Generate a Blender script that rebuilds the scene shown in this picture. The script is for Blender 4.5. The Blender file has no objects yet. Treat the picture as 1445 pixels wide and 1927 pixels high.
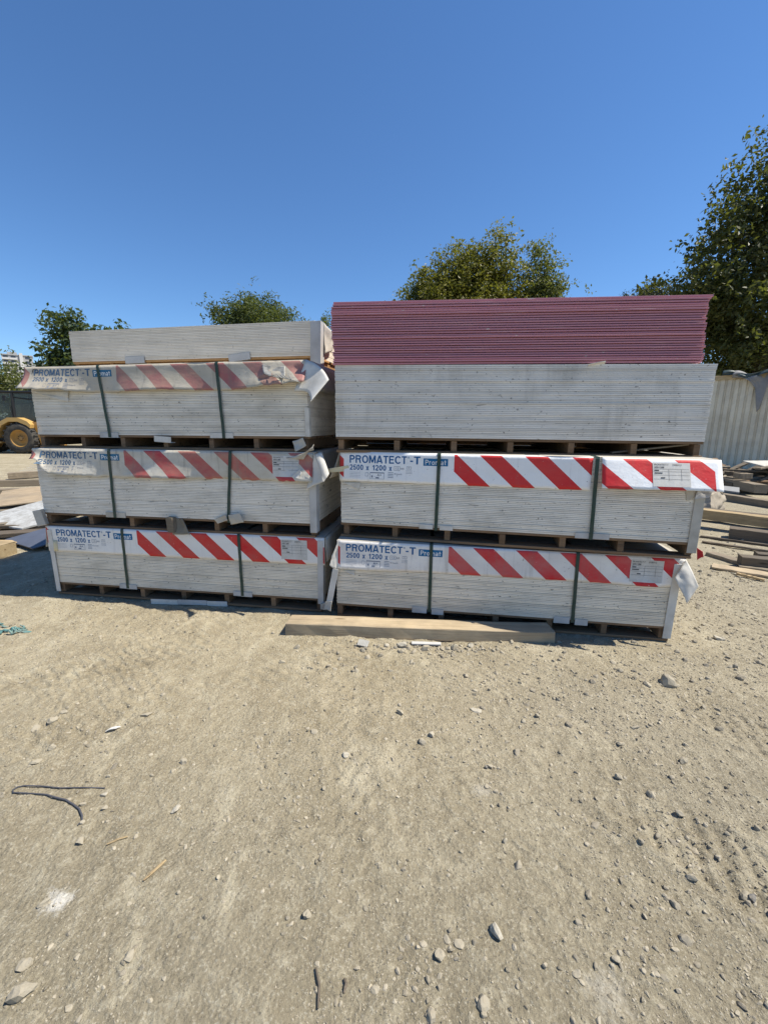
import bpy, bmesh, math, random
import numpy as np
from mathutils import Vector, Matrix
R = math.radians
rnd = random.Random(7)
rng = np.random.default_rng(11)
sc = bpy.context.scene
col = sc.collection

# ------------------------------------------------------------------ camera, sky, sun, exposure
cam_d = bpy.data.cameras.new('camera')
cam = bpy.data.objects.new('camera', cam_d); col.objects.link(cam)
cam_d.sensor_fit = 'VERTICAL'; cam_d.sensor_height = 36.0; cam_d.sensor_width = 27.0
cam_d.lens = 791.0/1927*36.0
cam_d.clip_start = 0.05; cam_d.clip_end = 3000
cam.location = (0, 0, 1.531)
cam.matrix_world = (Matrix.Translation((0, 0, 1.531)) @ Matrix.Rotation(R(90-11.78), 4, 'X')
                    @ Matrix.Rotation(R(0.15), 4, 'Z'))
sc.camera = cam

SUN_EL, SUN_AZ = 58.0, -4.2            # azimuth counted from +x towards +y
world = bpy.data.worlds.new('World'); sc.world = world
world.use_nodes = True
wn = world.node_tree; wn.nodes.clear()
wo = wn.nodes.new('ShaderNodeOutputWorld'); wb = wn.nodes.new('ShaderNodeBackground')
sky = wn.nodes.new('ShaderNodeTexSky'); sky.sky_type = 'NISHITA'; sky.sun_disc = False
sky.sun_elevation = R(SUN_EL); sky.sun_rotation = R(90-SUN_AZ)
sky.altitude = 0; sky.air_density = 1.0; sky.dust_density = 0.0; sky.ozone_density = 9.0
wb.inputs['Strength'].default_value = 0.105
hs = wn.nodes.new('ShaderNodeHueSaturation'); hs.inputs['Saturation'].default_value = 1.06
wn.links.new(sky.outputs[0], hs.inputs['Color']); wn.links.new(hs.outputs[0], wb.inputs['Color']); wn.links.new(wb.outputs[0], wo.inputs['Surface'])

sd = bpy.data.lights.new('sun', 'SUN'); sd.energy = 4.9; sd.angle = R(0.53); sd.color = (1.0, 0.94, 0.82)
sun = bpy.data.objects.new('sun', sd); col.objects.link(sun)
sv = Vector((math.cos(R(SUN_EL))*math.cos(R(SUN_AZ)), math.cos(R(SUN_EL))*math.sin(R(SUN_AZ)), math.sin(R(SUN_EL))))
sun.rotation_euler = sv.to_track_quat('Z', 'Y').to_euler(); sun.location = sv*40

sc.view_settings.view_transform = 'Standard'; sc.view_settings.look = 'None'
sc.view_settings.exposure = 0.58; sc.view_settings.gamma = 1.0
sc.view_settings.use_curve_mapping = False
sc.render.engine = 'CYCLES'
sc.cycles.use_denoising = True; sc.cycles.denoising_prefilter = 'ACCURATE'; sc.cycles.max_bounces = 8; sc.cycles.diffuse_bounces = 4; sc.cycles.transparent_max_bounces = 8

# ------------------------------------------------------------------ helpers: objects
def tag(o, label=None, cat=None, group=None, kind=None):
    if label: o['label'] = label
    if cat: o['category'] = cat
    if group: o['group'] = group
    if kind: o['kind'] = kind
    elif cat: o['kind'] = 'thing'
    return o
def empty(name, loc=(0, 0, 0), rot=(0, 0, 0), parent=None):
    o = bpy.data.objects.new(name, None); col.objects.link(o)
    o.location = loc; o.rotation_euler = rot; o.empty_display_size = 0.2
    if parent: o.parent = parent
    return o
def link(name, me, parent=None, loc=(0, 0, 0), rot=(0, 0, 0)):
    o = bpy.data.objects.new(name, me); col.objects.link(o)
    o.location = loc; o.rotation_euler = rot
    if parent: o.parent = parent
    return o

class MB:
    """collects polygons into one mesh"""
    def __init__(s): s.v = []; s.f = []; s.uv = None
    def add(s, vs, fs):
        n = len(s.v); s.v += [tuple(p) for p in vs]; s.f += [tuple(i+n for i in f) for f in fs]
    def box(s, x0, x1, y0, y1, z0, z1, c=0.0):
        if c <= 0:
            vs = [(x, y, z) for x in (x0, x1) for y in (y0, y1) for z in (z0, z1)]
            s.add(vs, [(0,1,3,2),(4,6,7,5),(0,4,5,1),(2,3,7,6),(0,2,6,4),(1,5,7,3)]); return
        bm = bmesh.new(); bmesh.ops.create_cube(bm, size=1)
        for v in bm.verts:
            v.co = ((x0 if v.co.x < 0 else x1), (y0 if v.co.y < 0 else y1), (z0 if v.co.z < 0 else z1))
        bmesh.ops.bevel(bm, geom=bm.edges[:], offset=c, segments=1, affect='EDGES')
        bm.verts.index_update()
        s.add([v.co[:] for v in bm.verts], [[v.index for v in f.verts] for f in bm.faces]); bm.free()
    def prism(s, prof, a0, a1, axis='y'):
        n = len(prof)
        def P(p, a): return (p[0], a, p[1]) if axis == 'y' else ((a, p[0], p[1]) if axis == 'x' else (p[0], p[1], a))
        vs = [P(p, a0) for p in prof]+[P(p, a1) for p in prof]
        s.add(vs, [tuple(range(n)), tuple(range(2*n-1, n-1, -1))]+[(i, i+n, (i+1) % n+n, (i+1) % n) for i in range(n)])
    def tube(s, pts, rad, n=6):
        pts = [Vector(p) for p in pts]; m = len(pts); vs = []; fs = []
        if not hasattr(rad, '__len__'): rad = [rad]*m
        up = Vector((0.13, 0.31, 1)).normalized()
        for i, p in enumerate(pts):
            t = (pts[min(i+1, m-1)]-pts[max(i-1, 0)]).normalized()
            a = t.cross(up)
            if a.length < 0.05: a = t.cross(Vector((1, 0, 0)))
            a.normalize(); b = t.cross(a)
            for k in range(n):
                q = 2*math.pi*k/n
                vs.append(p+(a*math.cos(q)+b*math.sin(q))*rad[i])
        for i in range(m-1):
            for k in range(n):
                fs.append((i*n+k, i*n+(k+1) % n, (i+1)*n+(k+1) % n, (i+1)*n+k))
        fs.append(tuple(range(n-1, -1, -1))); fs.append(tuple((m-1)*n+k for k in range(n)))
        s.add(vs, fs)
    def lathe(s, prof, n=24, axis='y', c=(0, 0, 0)):
        vs = []; m = len(prof); fs = []
        for k in range(n):
            q = 2*math.pi*k/n
            for r, a in prof:
                vs.append((c[0]+r*math.cos(q), c[1]+a, c[2]+r*math.sin(q)))
        for k in range(n):
            for i in range(m-1):
                fs.append((k*m+i, k*m+i+1, ((k+1) % n)*m+i+1, ((k+1) % n)*m+i))
        s.add(vs, fs)
    def mesh(s, name, m, smooth=False):
        me = bpy.data.meshes.new(name); me.from_pydata(s.v, [], s.f); me.update()
        bm = bmesh.new(); bm.from_mesh(me); bmesh.ops.recalc_face_normals(bm, faces=bm.faces); bm.to_mesh(me); bm.free()
        if m: me.materials.append(m)
        if smooth: me.polygons.foreach_set('use_smooth', [True]*len(me.polygons))
        return me
    def build(s, name, m, parent=None, loc=(0, 0, 0), rot=(0, 0, 0), smooth=False):
        return link(name, s.mesh(name, m, smooth), parent, loc, rot)

def np_mesh(name, V, F, m, smooth=False):
    """fast mesh from numpy arrays, F of constant polygon size"""
    me = bpy.data.meshes.new(name); k = F.shape[1]
    me.vertices.add(len(V)); me.vertices.foreach_set('co', np.ascontiguousarray(V, dtype=np.float32).ravel())
    me.loops.add(F.size); me.loops.foreach_set('vertex_index', np.ascontiguousarray(F, dtype=np.int32).ravel())
    me.polygons.add(len(F)); me.polygons.foreach_set('loop_start', np.arange(0, F.size, k, dtype=np.int32))
    me.polygons.foreach_set('use_smooth', np.full(len(F), smooth, dtype=bool))
    me.update(calc_edges=True); me.validate()
    if m: me.materials.append(m)
    return me

def sheet(name, P, us, vs, th, m, parent=None, uvf=None, smooth=True):
    """thin closed shell over the surface P(u, v); th thickness"""
    nu, nv = len(us), len(vs)
    pts = np.array([[P(u, v) for v in vs] for u in us], float)
    du = np.gradient(pts, axis=0); dv = np.gradient(pts, axis=1)
    nr = np.cross(du, dv); nr /= (np.linalg.norm(nr, axis=2, keepdims=True)+1e-9)
    A = pts.reshape(-1, 3); B = (pts-nr*th).reshape(-1, 3)
    N = nu*nv; fs = []
    for i in range(nu-1):
        for j in range(nv-1):
            a, b, c, d = i*nv+j, (i+1)*nv+j, (i+1)*nv+j+1, i*nv+j+1
            fs += [(a, b, c, d), (N+d, N+c, N+b, N+a)]
    rim = [i*nv for i in range(nu)]+[(nu-1)*nv+j for j in range(1, nv)]+[i*nv+nv-1 for i in range(nu-2, -1, -1)]+[j for j in range(nv-2, 0, -1)]
    for a, b in zip(rim, rim[1:]+rim[:1]): fs.append((a, N+a, N+b, b))
    me = bpy.data.meshes.new(name); me.from_pydata(np.vstack([A, B]).tolist(), [], fs); me.update()
    if uvf:
        L = me.uv_layers.new(name='UVMap'); uvs = [uvf(u, v) for u in us for v in vs]*2
        for lp in me.loops: L.data[lp.index].uv = uvs[lp.vertex_index]
    me.materials.append(m)
    if smooth: me.polygons.foreach_set('use_smooth', [i < 2*(nu-1)*(nv-1) for i in range(len(me.polygons))])
    return link(name, me, parent)
def quad_sheet(name, A, B, C, D, bulge, th, m, parent, n=14, crease=0.07):
    A, B, C, D = map(Vector, (A, B, C, D))
    nn = (B-A).cross(D-A).normalized(); sz = min((B-A).length, (D-A).length); q0 = rnd.random()*40
    def P(u, v):
        e = .05*float(vnoise(u*5+q0, v*5, 61))
        p = (A*(1-u)+B*u)*(1-v)+(D*(1-u)+C*u)*v+(C-A)*e*u*v
        w = float(vnoise(u*2.6+q0, v*2.6, 62))+.5*float(vnoise(u*6+q0, v*6+u*4, 63))
        return p+nn*(bulge*math.sin(math.pi*u)*math.sin(math.pi*(0.15+0.7*v))+sz*crease*w*min(1, v*3))
    g = np.linspace(0, 1, n)
    return sheet(name, P, g, g, th, m, parent)

# ------------------------------------------------------------------ helpers: noise
def _h(ix, iy, s):
    n = (ix*374761393+iy*668265263+s*1442695041) & 0x7fffffff
    n = ((n ^ (n >> 13))*1274126177) & 0x7fffffff
    return ((n ^ (n >> 16)) & 0xffff)/65535.0
def vnoise(x, y, s=0):
    x = np.asarray(x, float); y = np.asarray(y, float)
    ix = np.floor(x).astype(np.int64); iy = np.floor(y).astype(np.int64)
    fx = x-ix; fy = y-iy
    fx = fx*fx*fx*(fx*(fx*6-15)+10); fy = fy*fy*fy*(fy*(fy*6-15)+10)
    a = _h(ix, iy, s); b = _h(ix+1, iy, s); c = _h(ix, iy+1, s); d = _h(ix+1, iy+1, s)
    return (a*(1-fx)+b*fx)*(1-fy)+(c*(1-fx)+d*fx)*fy-0.5
def lerp_curve(pts, u):
    return float(np.interp(u, [p[0] for p in pts], [p[1] for p in pts]))

def tyre(x, y, x0, y0, ang, w, bend=0.0):
    """relief of one tyre track: shallow rut with chevron lugs"""
    ca, sa = math.cos(ang), math.sin(ang)
    a = (x-x0)*ca+(y-y0)*sa; c = -(x-x0)*sa+(y-y0)*ca+bend*a*a
    m = np.clip((w-np.abs(c))/0.03, 0, 1); keep = np.clip(vnoise(x*1.1+x0, y*1.1, 31)*4+1.0, 0, 1)*m
    lug = np.clip(np.sin(2*math.pi*(a/0.085+np.sign(c)*np.abs(c)/0.11+np.sign(c)*.25))*2.2, -1, 1)
    rim = np.exp(-((np.abs(c)-w-.02)/.02)**2)*np.clip(vnoise(x*1.1+x0, y*1.1, 31)*4+1.0, 0, 1)
    return keep*(-0.009+0.0065*lug)+0.008*rim
def gz(x, y):
    x = np.asarray(x, float); y = np.asarray(y, float)
    dip = -0.0135*np.clip(x+0.37, 0, 3.2)
    far = np.clip((np.hypot(x, y)-5)/10, 0, 1)
    under = np.clip((3.0-np.abs(x))/0.4, 0, 1)*np.clip((y-2.75)/0.3, 0, 1)*np.clip((5.2-y)/0.4, 0, 1)
    z = 0.030*vnoise(x*0.7+3, y*0.7, 1)+0.018*vnoise(x*2.1, y*2.1, 2)
    z = z*(1-0.85*under)+far*0.10*vnoise(x*0.21, y*0.21, 9)
    z = z+0.010*vnoise(x*6.3, y*6.3, 3)+0.006*vnoise(x*17, y*17, 4)
    cl = .55+1.3*np.clip(vnoise(x*1.3+2, y*1.3, 41)+.35, 0, 1)
    z = z+cl*(0.0045*vnoise(x*33, y*33, 5)+0.0075*np.maximum(0, vnoise(x*19+7, y*19, 14)-0.08)+0.0040*vnoise(x*58, y*58, 15)+0.0022*vnoise(x*96, y*96, 16))
    near = np.clip((5.0-y)/1.0, 0, 1)*(1-under)
    z = z+near*(np.clip((2.15-y)/.35, 0, 1)*tyre(x, y, 1.15, 1.35, R(126), .15, .05)+tyre(x, y, 2.1, 1.6, R(126), .15, .05)+.28*tyre(x, y, -.1, 1.35, R(100), .11)+.7*tyre(x, y, -2.0, 2.4, R(28), .14, -.03)+.6*tyre(x, y, -1.0, 2.2, R(30), .14, -.03))
    return dip+z-0.006*under

# ------------------------------------------------------------------ helpers: materials
class NT:
    def __init__(s, name, rough=0.8, spec=0.3):
        s.m = bpy.data.materials.new(name); s.m.use_nodes = True; s.t = s.m.node_tree
        s.b = s.t.nodes['Principled BSDF']; s.out = s.t.nodes['Material Output']
        s.b.inputs['Roughness'].default_value = rough; s.b.inputs['Specular IOR Level'].default_value = spec
    def put(s, sock, v):
        if isinstance(v, bpy.types.NodeSocket): s.t.links.new(v, sock)
        elif isinstance(v, tuple) and len(v) == 3 and sock.type == 'RGBA': sock.default_value = (*v, 1)
        else: sock.default_value = v
    def n(s, typ, outp=0, props=None, **kw):
        nd = s.t.nodes.new('ShaderNode'+typ)
        for k, v in (props or {}).items(): setattr(nd, k, v)
        for k, v in kw.items():
            key = int(k[1:]) if k[0] == '_' and k[1:].isdigit() else k.replace('_', ' ')
            s.put(nd.inputs[key], v)
        return nd.outputs[outp]
    def math(s, op, a, b=0.0, c=0.0): return s.n('Math', props={'operation': op}, _0=a, _1=b, _2=c)
    def mix(s, f, a, b, blend='MIX'):
        nd = s.t.nodes.new('ShaderNodeMix'); nd.data_type = 'RGBA'; nd.blend_type = blend; nd.clamp_factor = True
        s.put(nd.inputs[0], f); s.put(nd.inputs[6], a); s.put(nd.inputs[7], b); return nd.outputs[2]
    def noise(s, vec, scale, detail=4, rough=0.55, dist=0.0): return s.n('TexNoise', 0, Vector=vec, Scale=scale, Detail=detail, Roughness=rough, Distortion=dist)
    def ramp(s, f, a, b): return s.n('MapRange', 0, Value=f, From_Min=a, From_Max=b)
    def pos(s): return s.n('NewGeometry', 0)
    def obj(s): return s.n('TexCoord', 3)
    def uv(s): return s.n('TexCoord', 2)
    def map(s, vec, scale=(1, 1, 1), rot=(0, 0, 0), loc=(0, 0, 0)): return s.n('Mapping', 0, Vector=vec, Scale=scale, Rotation=rot, Location=loc)
    def rand(s): return s.n('ObjectInfo', 5)
    def color(s, c): s.put(s.b.inputs['Base Color'], c)
    def bump(s, h, strength=0.3, dist=0.01):
        s.put(s.b.inputs['Normal'], s.n('Bump', 0, Height=h, Strength=strength, Distance=dist))

def board_mat(name, c0, c1, dirt, smear=0.0, specks=1.0, rough=0.85):
    t = NT(name, rough, 0.2); p = t.pos()
    big = t.noise(t.map(p, (1.2, 1.2, 2.2)), 1.0, 3)
    c = t.mix(big, c0, c1)
    c = t.mix(t.math('MULTIPLY', t.math('POWER', t.rand(), 2.0), 0.55), c, (c0[0]*0.72, c0[1]*0.70, c0[2]*0.66))
    lines = t.noise(t.map(p, (2.5, 2.5, 75)), 1.0, 3, 0.6)
    c = t.mix(t.math('MULTIPLY', t.ramp(lines, 0.56, 0.75), 0.30), c, (0.20, 0.175, 0.14))
    film = t.noise(t.map(p, (2.2, 2.2, 4.0), loc=(4, 1, 7)), 1.6, 6, 0.65)
    c = t.mix(t.math('MULTIPLY', t.ramp(film, 0.42, 0.72), dirt), c, (0.27, 0.24, 0.185))
    fleck = t.noise(t.map(p, (1, 1, 1.6)), 34, 3, 0.6)
    c = t.mix(t.math('MULTIPLY', t.ramp(fleck, 0.655, 0.70), 0.75*specks), c, (0.085, 0.075, 0.06))
    scr = t.noise(t.map(p, (9, 9, 60), rot=(0, 0.5, 0)), 1.0, 2, 0.5, 0.6)
    c = t.mix(t.math('MULTIPLY', t.ramp(scr, 0.70, 0.75), 0.65*specks), c, (0.10, 0.09, 0.08))
    chip = t.noise(t.map(p, (5, 5, 95), loc=(9, 2, 5)), 1.0, 2)
    c = t.mix(t.math('MULTIPLY', t.ramp(chip, 0.70, 0.74), 0.45), c, (0.78, 0.77, 0.74))
    if smear > 0:
        sm = t.noise(t.map(p, (5.5, 5.5, 0.8), loc=(1.3, 0, 2)), 1.0, 5, 0.7)
        blot = t.noise(t.map(p, (1.7, 1.7, 2.4), loc=(0.7, 3, 0.4)), 1.0, 2)
        f = t.math('MULTIPLY', t.ramp(sm, 0.46, 0.70), t.ramp(blot, 0.47, 0.62))
        c = t.mix(t.math('MULTIPLY', f, smear), c, (0.13, 0.12, 0.095))
    t.color(c)
    t.bump(t.noise(t.map(p, (20, 20, 120)), 1.0, 4, 0.7), 0.35, 0.004)
    return t.m
def wood_mat(name, c0, c1, grey=0.0, rough=0.75):
    t = NT(name, rough, 0.25); o = t.obj()
    off = t.n('VectorMath', 0, props={'operation': 'ADD'}, _0=o, _1=t.n('CombineXYZ', 0, X=t.math('MULTIPLY', t.rand(), 37.0), Y=t.math('MULTIPLY', t.rand(), 11.0), Z=0.0))
    g = t.noise(t.map(off, (1.4, 30, 30)), 1.0, 5, 0.6, 0.7)
    c = t.mix(t.ramp(g, 0.3, 0.7), c0, c1)
    fine = t.noise(t.map(off, (5, 150, 150)), 1.0, 3, 0.6)
    c = t.mix(t.math('MULTIPLY', t.ramp(fine, 0.52, 0.7), 0.5), c, (c1[0]*0.45, c1[1]*0.42, c1[2]*0.4))
    st = t.noise(off, 3.5, 5, 0.65)
    c = t.mix(t.math('MULTIPLY', t.ramp(st, 0.45, 0.7), 0.55), c, (c1[0]*0.55+0.02, c1[1]*0.55+0.02, c1[2]*0.55+0.02))
    if grey: c = t.mix(t.math('MULTIPLY', t.ramp(t.noise(off, 1.3, 3), 0.3, 0.6), grey), c, (0.165, 0.145, 0.115))
    kn = t.n('TexVoronoi', 0, Vector=t.map(off, (2.2, 9, 9)), Scale=1.0)
    c = t.mix(t.math('MULTIPLY', t.ramp(kn, 0.13, 0.05), 0.75), c, (c1[0]*0.35, c1[1]*0.30, c1[2]*0.26))
    ck = t.noise(t.map(off, (0.9, 60, 60), loc=(3, 1, 2)), 1.0, 2, 0.5, 0.3)
    c = t.mix(t.math('MULTIPLY', t.ramp(ck, 0.68, 0.73), 0.7), c, (0.05, 0.042, 0.034))
    v = t.math('ADD', 0.8, t.math('MULTIPLY', t.rand(), 0.4))
    c = t.mix(1.0, c, t.n('CombineColor', 0, Red=v, Green=v, Blue=v), 'MULTIPLY')
    t.color(c); t.bump(t.math('ADD', g, fine), 0.4, 0.004)
    return t.m
def plain_mat(name, c, rough=0.6, var=0.25, scale=6.0, metal=0.0, dirt=None, dirt_amt=0.4, spec=0.3):
    t = NT(name, rough, spec); o = t.obj()
    n1 = t.noise(o, scale, 5, 0.6)
    cc = t.mix(n1, tuple(x*(1-var) for x in c), tuple(min(1, x*(1+var)) for x in c))
    if dirt: cc = t.mix(t.math('MULTIPLY', t.ramp(t.noise(o, scale*0.6, 6, 0.7), 0.42, 0.68), dirt_amt), cc, dirt)
    t.color(cc); t.b.inputs['Metallic'].default_value = metal
    t.bump(t.noise(o, scale*6, 3), 0.15, 0.004)
    return t.m
def cover_mat(name, white, red, dust, dustc=(0.38, 0.315, 0.215)):
    t = NT(name, 0.55, 0.35); uv = t.uv(); p = t.pos()
    sp = t.t.nodes.new('ShaderNodeSeparateXYZ'); t.put(sp.inputs[0], uv); u, v = sp.outputs[0], sp.outputs[1]
    s = t.math('SUBTRACT', u, t.math('MULTIPLY', v, 1.09))
    fr = t.math('FRACT', t.math('DIVIDE', t.math('SUBTRACT', s, 1.042-3.12), 0.312))
    band = t.math('LESS_THAN', fr, 0.487)
    on = t.math('MULTIPLY', band, t.math('MULTIPLY', t.math('GREATER_THAN', u, 0.870), t.math('LESS_THAN', u, 2.531)))
    on = t.math('MULTIPLY', on, t.math('GREATER_THAN', v, 0.006))
    e = t.math('MULTIPLY', t.math('LESS_THAN', u, 0.032), t.math('MULTIPLY', t.math('LESS_THAN', s, -0.03), t.math('GREATER_THAN', s, -0.185)))
    fl = t.math('GREATER_THAN', v, -0.001)
    m = t.math('MULTIPLY', t.math('MAXIMUM', on, e), fl)
    scuff = t.noise(t.map(p, (8, 8, 8)), 6.0, 5, 0.7)
    m = t.math('MULTIPLY', m, t.math('SUBTRACT', 1.0, t.math('MULTIPLY', t.ramp(scuff, 0.66, 0.72), 0.55)))
    c = t.mix(m, white, red)
    big = t.noise(t.map(p, (2.3, 2.3, 4)), 1.3, 6, 0.65)
    c = t.mix(t.math('MULTIPLY', t.ramp(big, 0.34, 0.66), dust), c, dustc)
    drip = t.noise(t.map(p, (22, 22, 1.6)), 1.0, 3, 0.6)
    c = t.mix(t.math('MULTIPLY', t.ramp(drip, 0.56, 0.74), dust*0.7+0.10), c, (0.19, 0.17, 0.14))
    fleck = t.noise(p, 46, 3, 0.6)
    c = t.mix(t.math('MULTIPLY', t.ramp(fleck, 0.68, 0.72), 0.55), c, (0.13, 0.11, 0.09))
    t.color(c)
    t.bump(t.noise(t.map(p, (9, 9, 14)), 1.0, 5, 0.6), 0.5, 0.010)
    return t.m
def leaf_mat(name, ca, cb, trans=0.35):
    t = NT(name, 0.5, 0.35)
    ri = t.n('NewGeometry', 8)
    c = t.mix(ri, ca, cb)
    c = t.mix(t.math('MULTIPLY', t.ramp(t.noise(t.pos(), 0.55, 3), 0.40, 0.65), 0.45), c, tuple(x*0.55 for x in ca))
    t.color(c)
    tr = t.t.nodes.new('ShaderNodeBsdfTranslucent'); t.put(tr.inputs['Color'], t.mix(0.5, c, (0.30, 0.34, 0.03)))
    mx = t.t.nodes.new('ShaderNodeMixShader'); mx.inputs[0].default_value = trans
    t.t.links.new(t.b.outputs[0], mx.inputs[1]); t.t.links.new(tr.outputs[0], mx.inputs[2])
    t.t.links.new(mx.outputs[0], t.out.inputs['Surface'])
    return t.m

# ------------------------------------------------------------------ ground
def ground_mat():
    t = NT('dusty_ground', 0.95, 0.15); p = t.pos()
    sp = t.t.nodes.new('ShaderNodeSeparateXYZ'); t.put(sp.inputs[0], p); X, Y = sp.outputs[0], sp.outputs[1]
    n0 = t.noise(p, 0.55, 4, 0.55)
    n1 = t.noise(p, 2.3, 7, 0.66)
    st = t.noise(t.map(p, (4.2, 2.1, 1), rot=(0, 0, R(-30))), 1.0, 8, 0.68, 0.8)
    n2 = t.noise(p, 17, 8, 0.74)
    n3 = t.noise(p, 95, 5, 0.75)
    c = t.mix(t.ramp(n1, 0.34, 0.66), (0.267, 0.222, 0.145), (0.392, 0.338, 0.235))
    right = t.math('MULTIPLY', t.n('MapRange', 0, props={'interpolation_type': 'SMOOTHSTEP'}, Value=X, From_Min=-0.3, From_Max=1.6), 0.75)
    c = t.mix(t.math('MULTIPLY', right, t.ramp(n0, 0.25, 0.55)), c, (0.278, 0.245, 0.180))
    near_tone = t.math('MULTIPLY', t.n('MapRange', 0, props={'interpolation_type': 'SMOOTHSTEP'}, Value=Y, From_Min=2.2, From_Max=0.8), 0.62)  # ground colour gets darker towards the near edge
    c = t.mix(near_tone, c, (0.246, 0.215, 0.151))
    c = t.mix(t.math('MULTIPLY', t.ramp(st, 0.54, 0.66), t.math('SUBTRACT', 0.72, t.math('MULTIPLY', right, 0.5))), c, (0.476, 0.423, 0.305))
    c = t.mix(t.math('MULTIPLY', t.ramp(n2, 0.53, 0.63), 0.55), c, (0.460, 0.411, 0.302))
    c = t.mix(t.math('MULTIPLY', t.ramp(n2, 0.46, 0.32), 0.45), c, (0.181, 0.150, 0.099))
    c = t.mix(t.math('MULTIPLY', t.ramp(n3, 0.555, 0.63), 0.62), c, (0.501, 0.460, 0.362))
    c = t.mix(t.math('MULTIPLY', t.ramp(n3, 0.44, 0.36), 0.60), c, (0.117, 0.099, 0.072))
    # spilt white powder
    for (px, py, r, sx, a) in ((-0.93, 1.275, 0.085, 2.3, 0.6), (-0.99, 1.05, 0.055, 1.3, 0.2), (0.62, 0.86, 0.07, 1.2, 0.0), (-1.28, 1.18, 0.09, 2.2, 0.7), (0.42, 1.52, 0.05, 1.4, 0)):
        d = t.n('VectorMath', 1, props={'operation': 'LENGTH'}, _0=t.map(p, (1, sx, 0), rot=(0, 0, -a), loc=(-(px*math.cos(-a)-py*math.sin(-a)), -sx*(px*math.sin(-a)+py*math.cos(-a)), 0)))
        f = t.math('ADD', t.math('DIVIDE', d, r), t.math('MULTIPLY', t.math('SUBTRACT', t.noise(p, 30, 6, 0.75), 0.5), 3.2))
        k = 0.85 if sx in (2.3, 1.3) else 0.22
        c = t.mix(t.math('MULTIPLY', t.ramp(f, 1.1, 0.35), k), c, (0.66, 0.63, 0.56))
    t.color(c)
    vor = t.n('TexVoronoi', 0, Vector=p, Scale=70.0)
    tr = t.n('TexWave', 0, props={'wave_type': 'BANDS', 'bands_direction': 'DIAGONAL'}, Vector=p, Scale=9.0, Distortion=5.0, Detail=3.0, Detail_Scale=1.5)
    trm = t.math('MULTIPLY', t.ramp(t.noise(t.map(p, loc=(3.3, 1.2, 0)), 0.9, 2), 0.50, 0.62), 0.35)
    h = t.math('ADD', t.math('MULTIPLY', n2, 1.3), t.math('ADD', t.math('MULTIPLY', n3, 0.55), t.math('ADD', t.math('MULTIPLY', vor, -0.35), t.math('MULTIPLY', tr, trm))))
    t.bump(h, 0.9, 0.016)
    return t.m
def axis_pts(lo, hi, step, far_lo, far_hi):
    a = list(np.arange(lo, hi, step)); s = step; x = a[-1]
    while x < far_hi: s *= (1.03 if s < .03 else 1.13); x += s; a.append(x)
    s = step; x = a[0]; b = []
    while x > far_lo: s *= (1.03 if s < .03 else 1.13); x -= s; b.append(x)
    return np.array(b[::-1]+a)
gx = axis_pts(-2.7, 2.9, 0.0105, -900, 900); gy = axis_pts(0.5, 3.5, 0.0105, -60, 1500)
XX, YY = np.meshgrid(gx, gy, indexing='ij'); ZZ = gz(XX, YY)
nx, ny = XX.shape; I = np.arange(nx*ny).reshape(nx, ny)
GF = np.stack([I[:-1, :-1], I[1:, :-1], I[1:, 1:], I[:-1, 1:]], -1).reshape(-1, 4)
gme = np_mesh('ground', np.stack([XX, YY, ZZ], -1).reshape(-1, 3), GF, ground_mat(), True)
tag(link('ground', gme), 'dusty pale dirt yard', kind='structure')

# ------------------------------------------------------------------ materials used by the stacks
M = {}
M['b_white'] = board_mat('fibre_board_cream', (0.80, 0.715, 0.58), (0.86, 0.785, 0.65), 0.38)
M['b_grey'] = board_mat('fibre_board_pale', (0.82, 0.76, 0.66), (0.88, 0.825, 0.72), 0.38)
M['b_top'] = board_mat('fibre_board_warm', (0.80, 0.72, 0.60), (0.85, 0.775, 0.655), 0.24, specks=0.5)
M['gypsum'] = board_mat('plasterboard_grey', (0.75, 0.71, 0.645), (0.82, 0.78, 0.71), 0.22, smear=0.42, specks=1.0)
def pink_mat():
    t = NT('plasterboard_pink', 0.7, 0.25); p = t.pos()
    c = t.mix(t.noise(t.map(p, (0.9, 0.9, 3)), 1.0, 3), (0.47, 0.20, 0.235), (0.57, 0.27, 0.30))
    c = t.mix(t.math('MULTIPLY', t.rand(), 0.45), c, (0.40, 0.18, 0.235))
    ln = t.noise(t.map(p, (3, 3, 90)), 1.0, 3)
    c = t.mix(t.math('MULTIPLY', t.ramp(ln, 0.60, 0.75), 0.45), c, (0.72, 0.52, 0.52))
    ch = t.noise(t.map(p, (14, 14, 30)), 1.0, 2)
    c = t.mix(t.math('MULTIPLY', t.ramp(ch, 0.72, 0.75), 0.8), c, (0.62, 0.50, 0.47))
    t.color(c); t.bump(t.noise(t.map(p, (10, 10, 60)), 1.0, 3), 0.25, 0.004); return t.m
M['pink'] = pink_mat()
t_ = NT('pink_board_sunlit_top', 0.8, 0.2); t_.color(t_.mix(t_.noise(t_.pos(), 4.0, 5), (0.66, 0.52, 0.48), (0.75, 0.66, 0.60))); M['pink_top_lit'] = t_.m  # whitish colour stands for sun on the top board's upper face
M['pallet'] = wood_mat('pallet_wood', (0.25, 0.155, 0.085), (0.16, 0.095, 0.05), 0.12)
M['pallet_fresh'] = wood_mat('pallet_wood_fresh', (0.50, 0.29, 0.12), (0.40, 0.21, 0.08))
M['timber'] = wood_mat('timber_pine', (0.60, 0.475, 0.31), (0.44, 0.335, 0.205), 0.45)
M['old'] = wood_mat('weathered_wood', (0.31, 0.25, 0.175), (0.20, 0.155, 0.105), 0.5)
M['dark_wood'] = wood_mat('dark_weathered_wood', (0.15, 0.115, 0.08), (0.085, 0.065, 0.045), 0.35)
M['tan_wood'] = wood_mat('tan_wood', (0.50, 0.385, 0.22), (0.38, 0.27, 0.14), 0.15)
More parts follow.
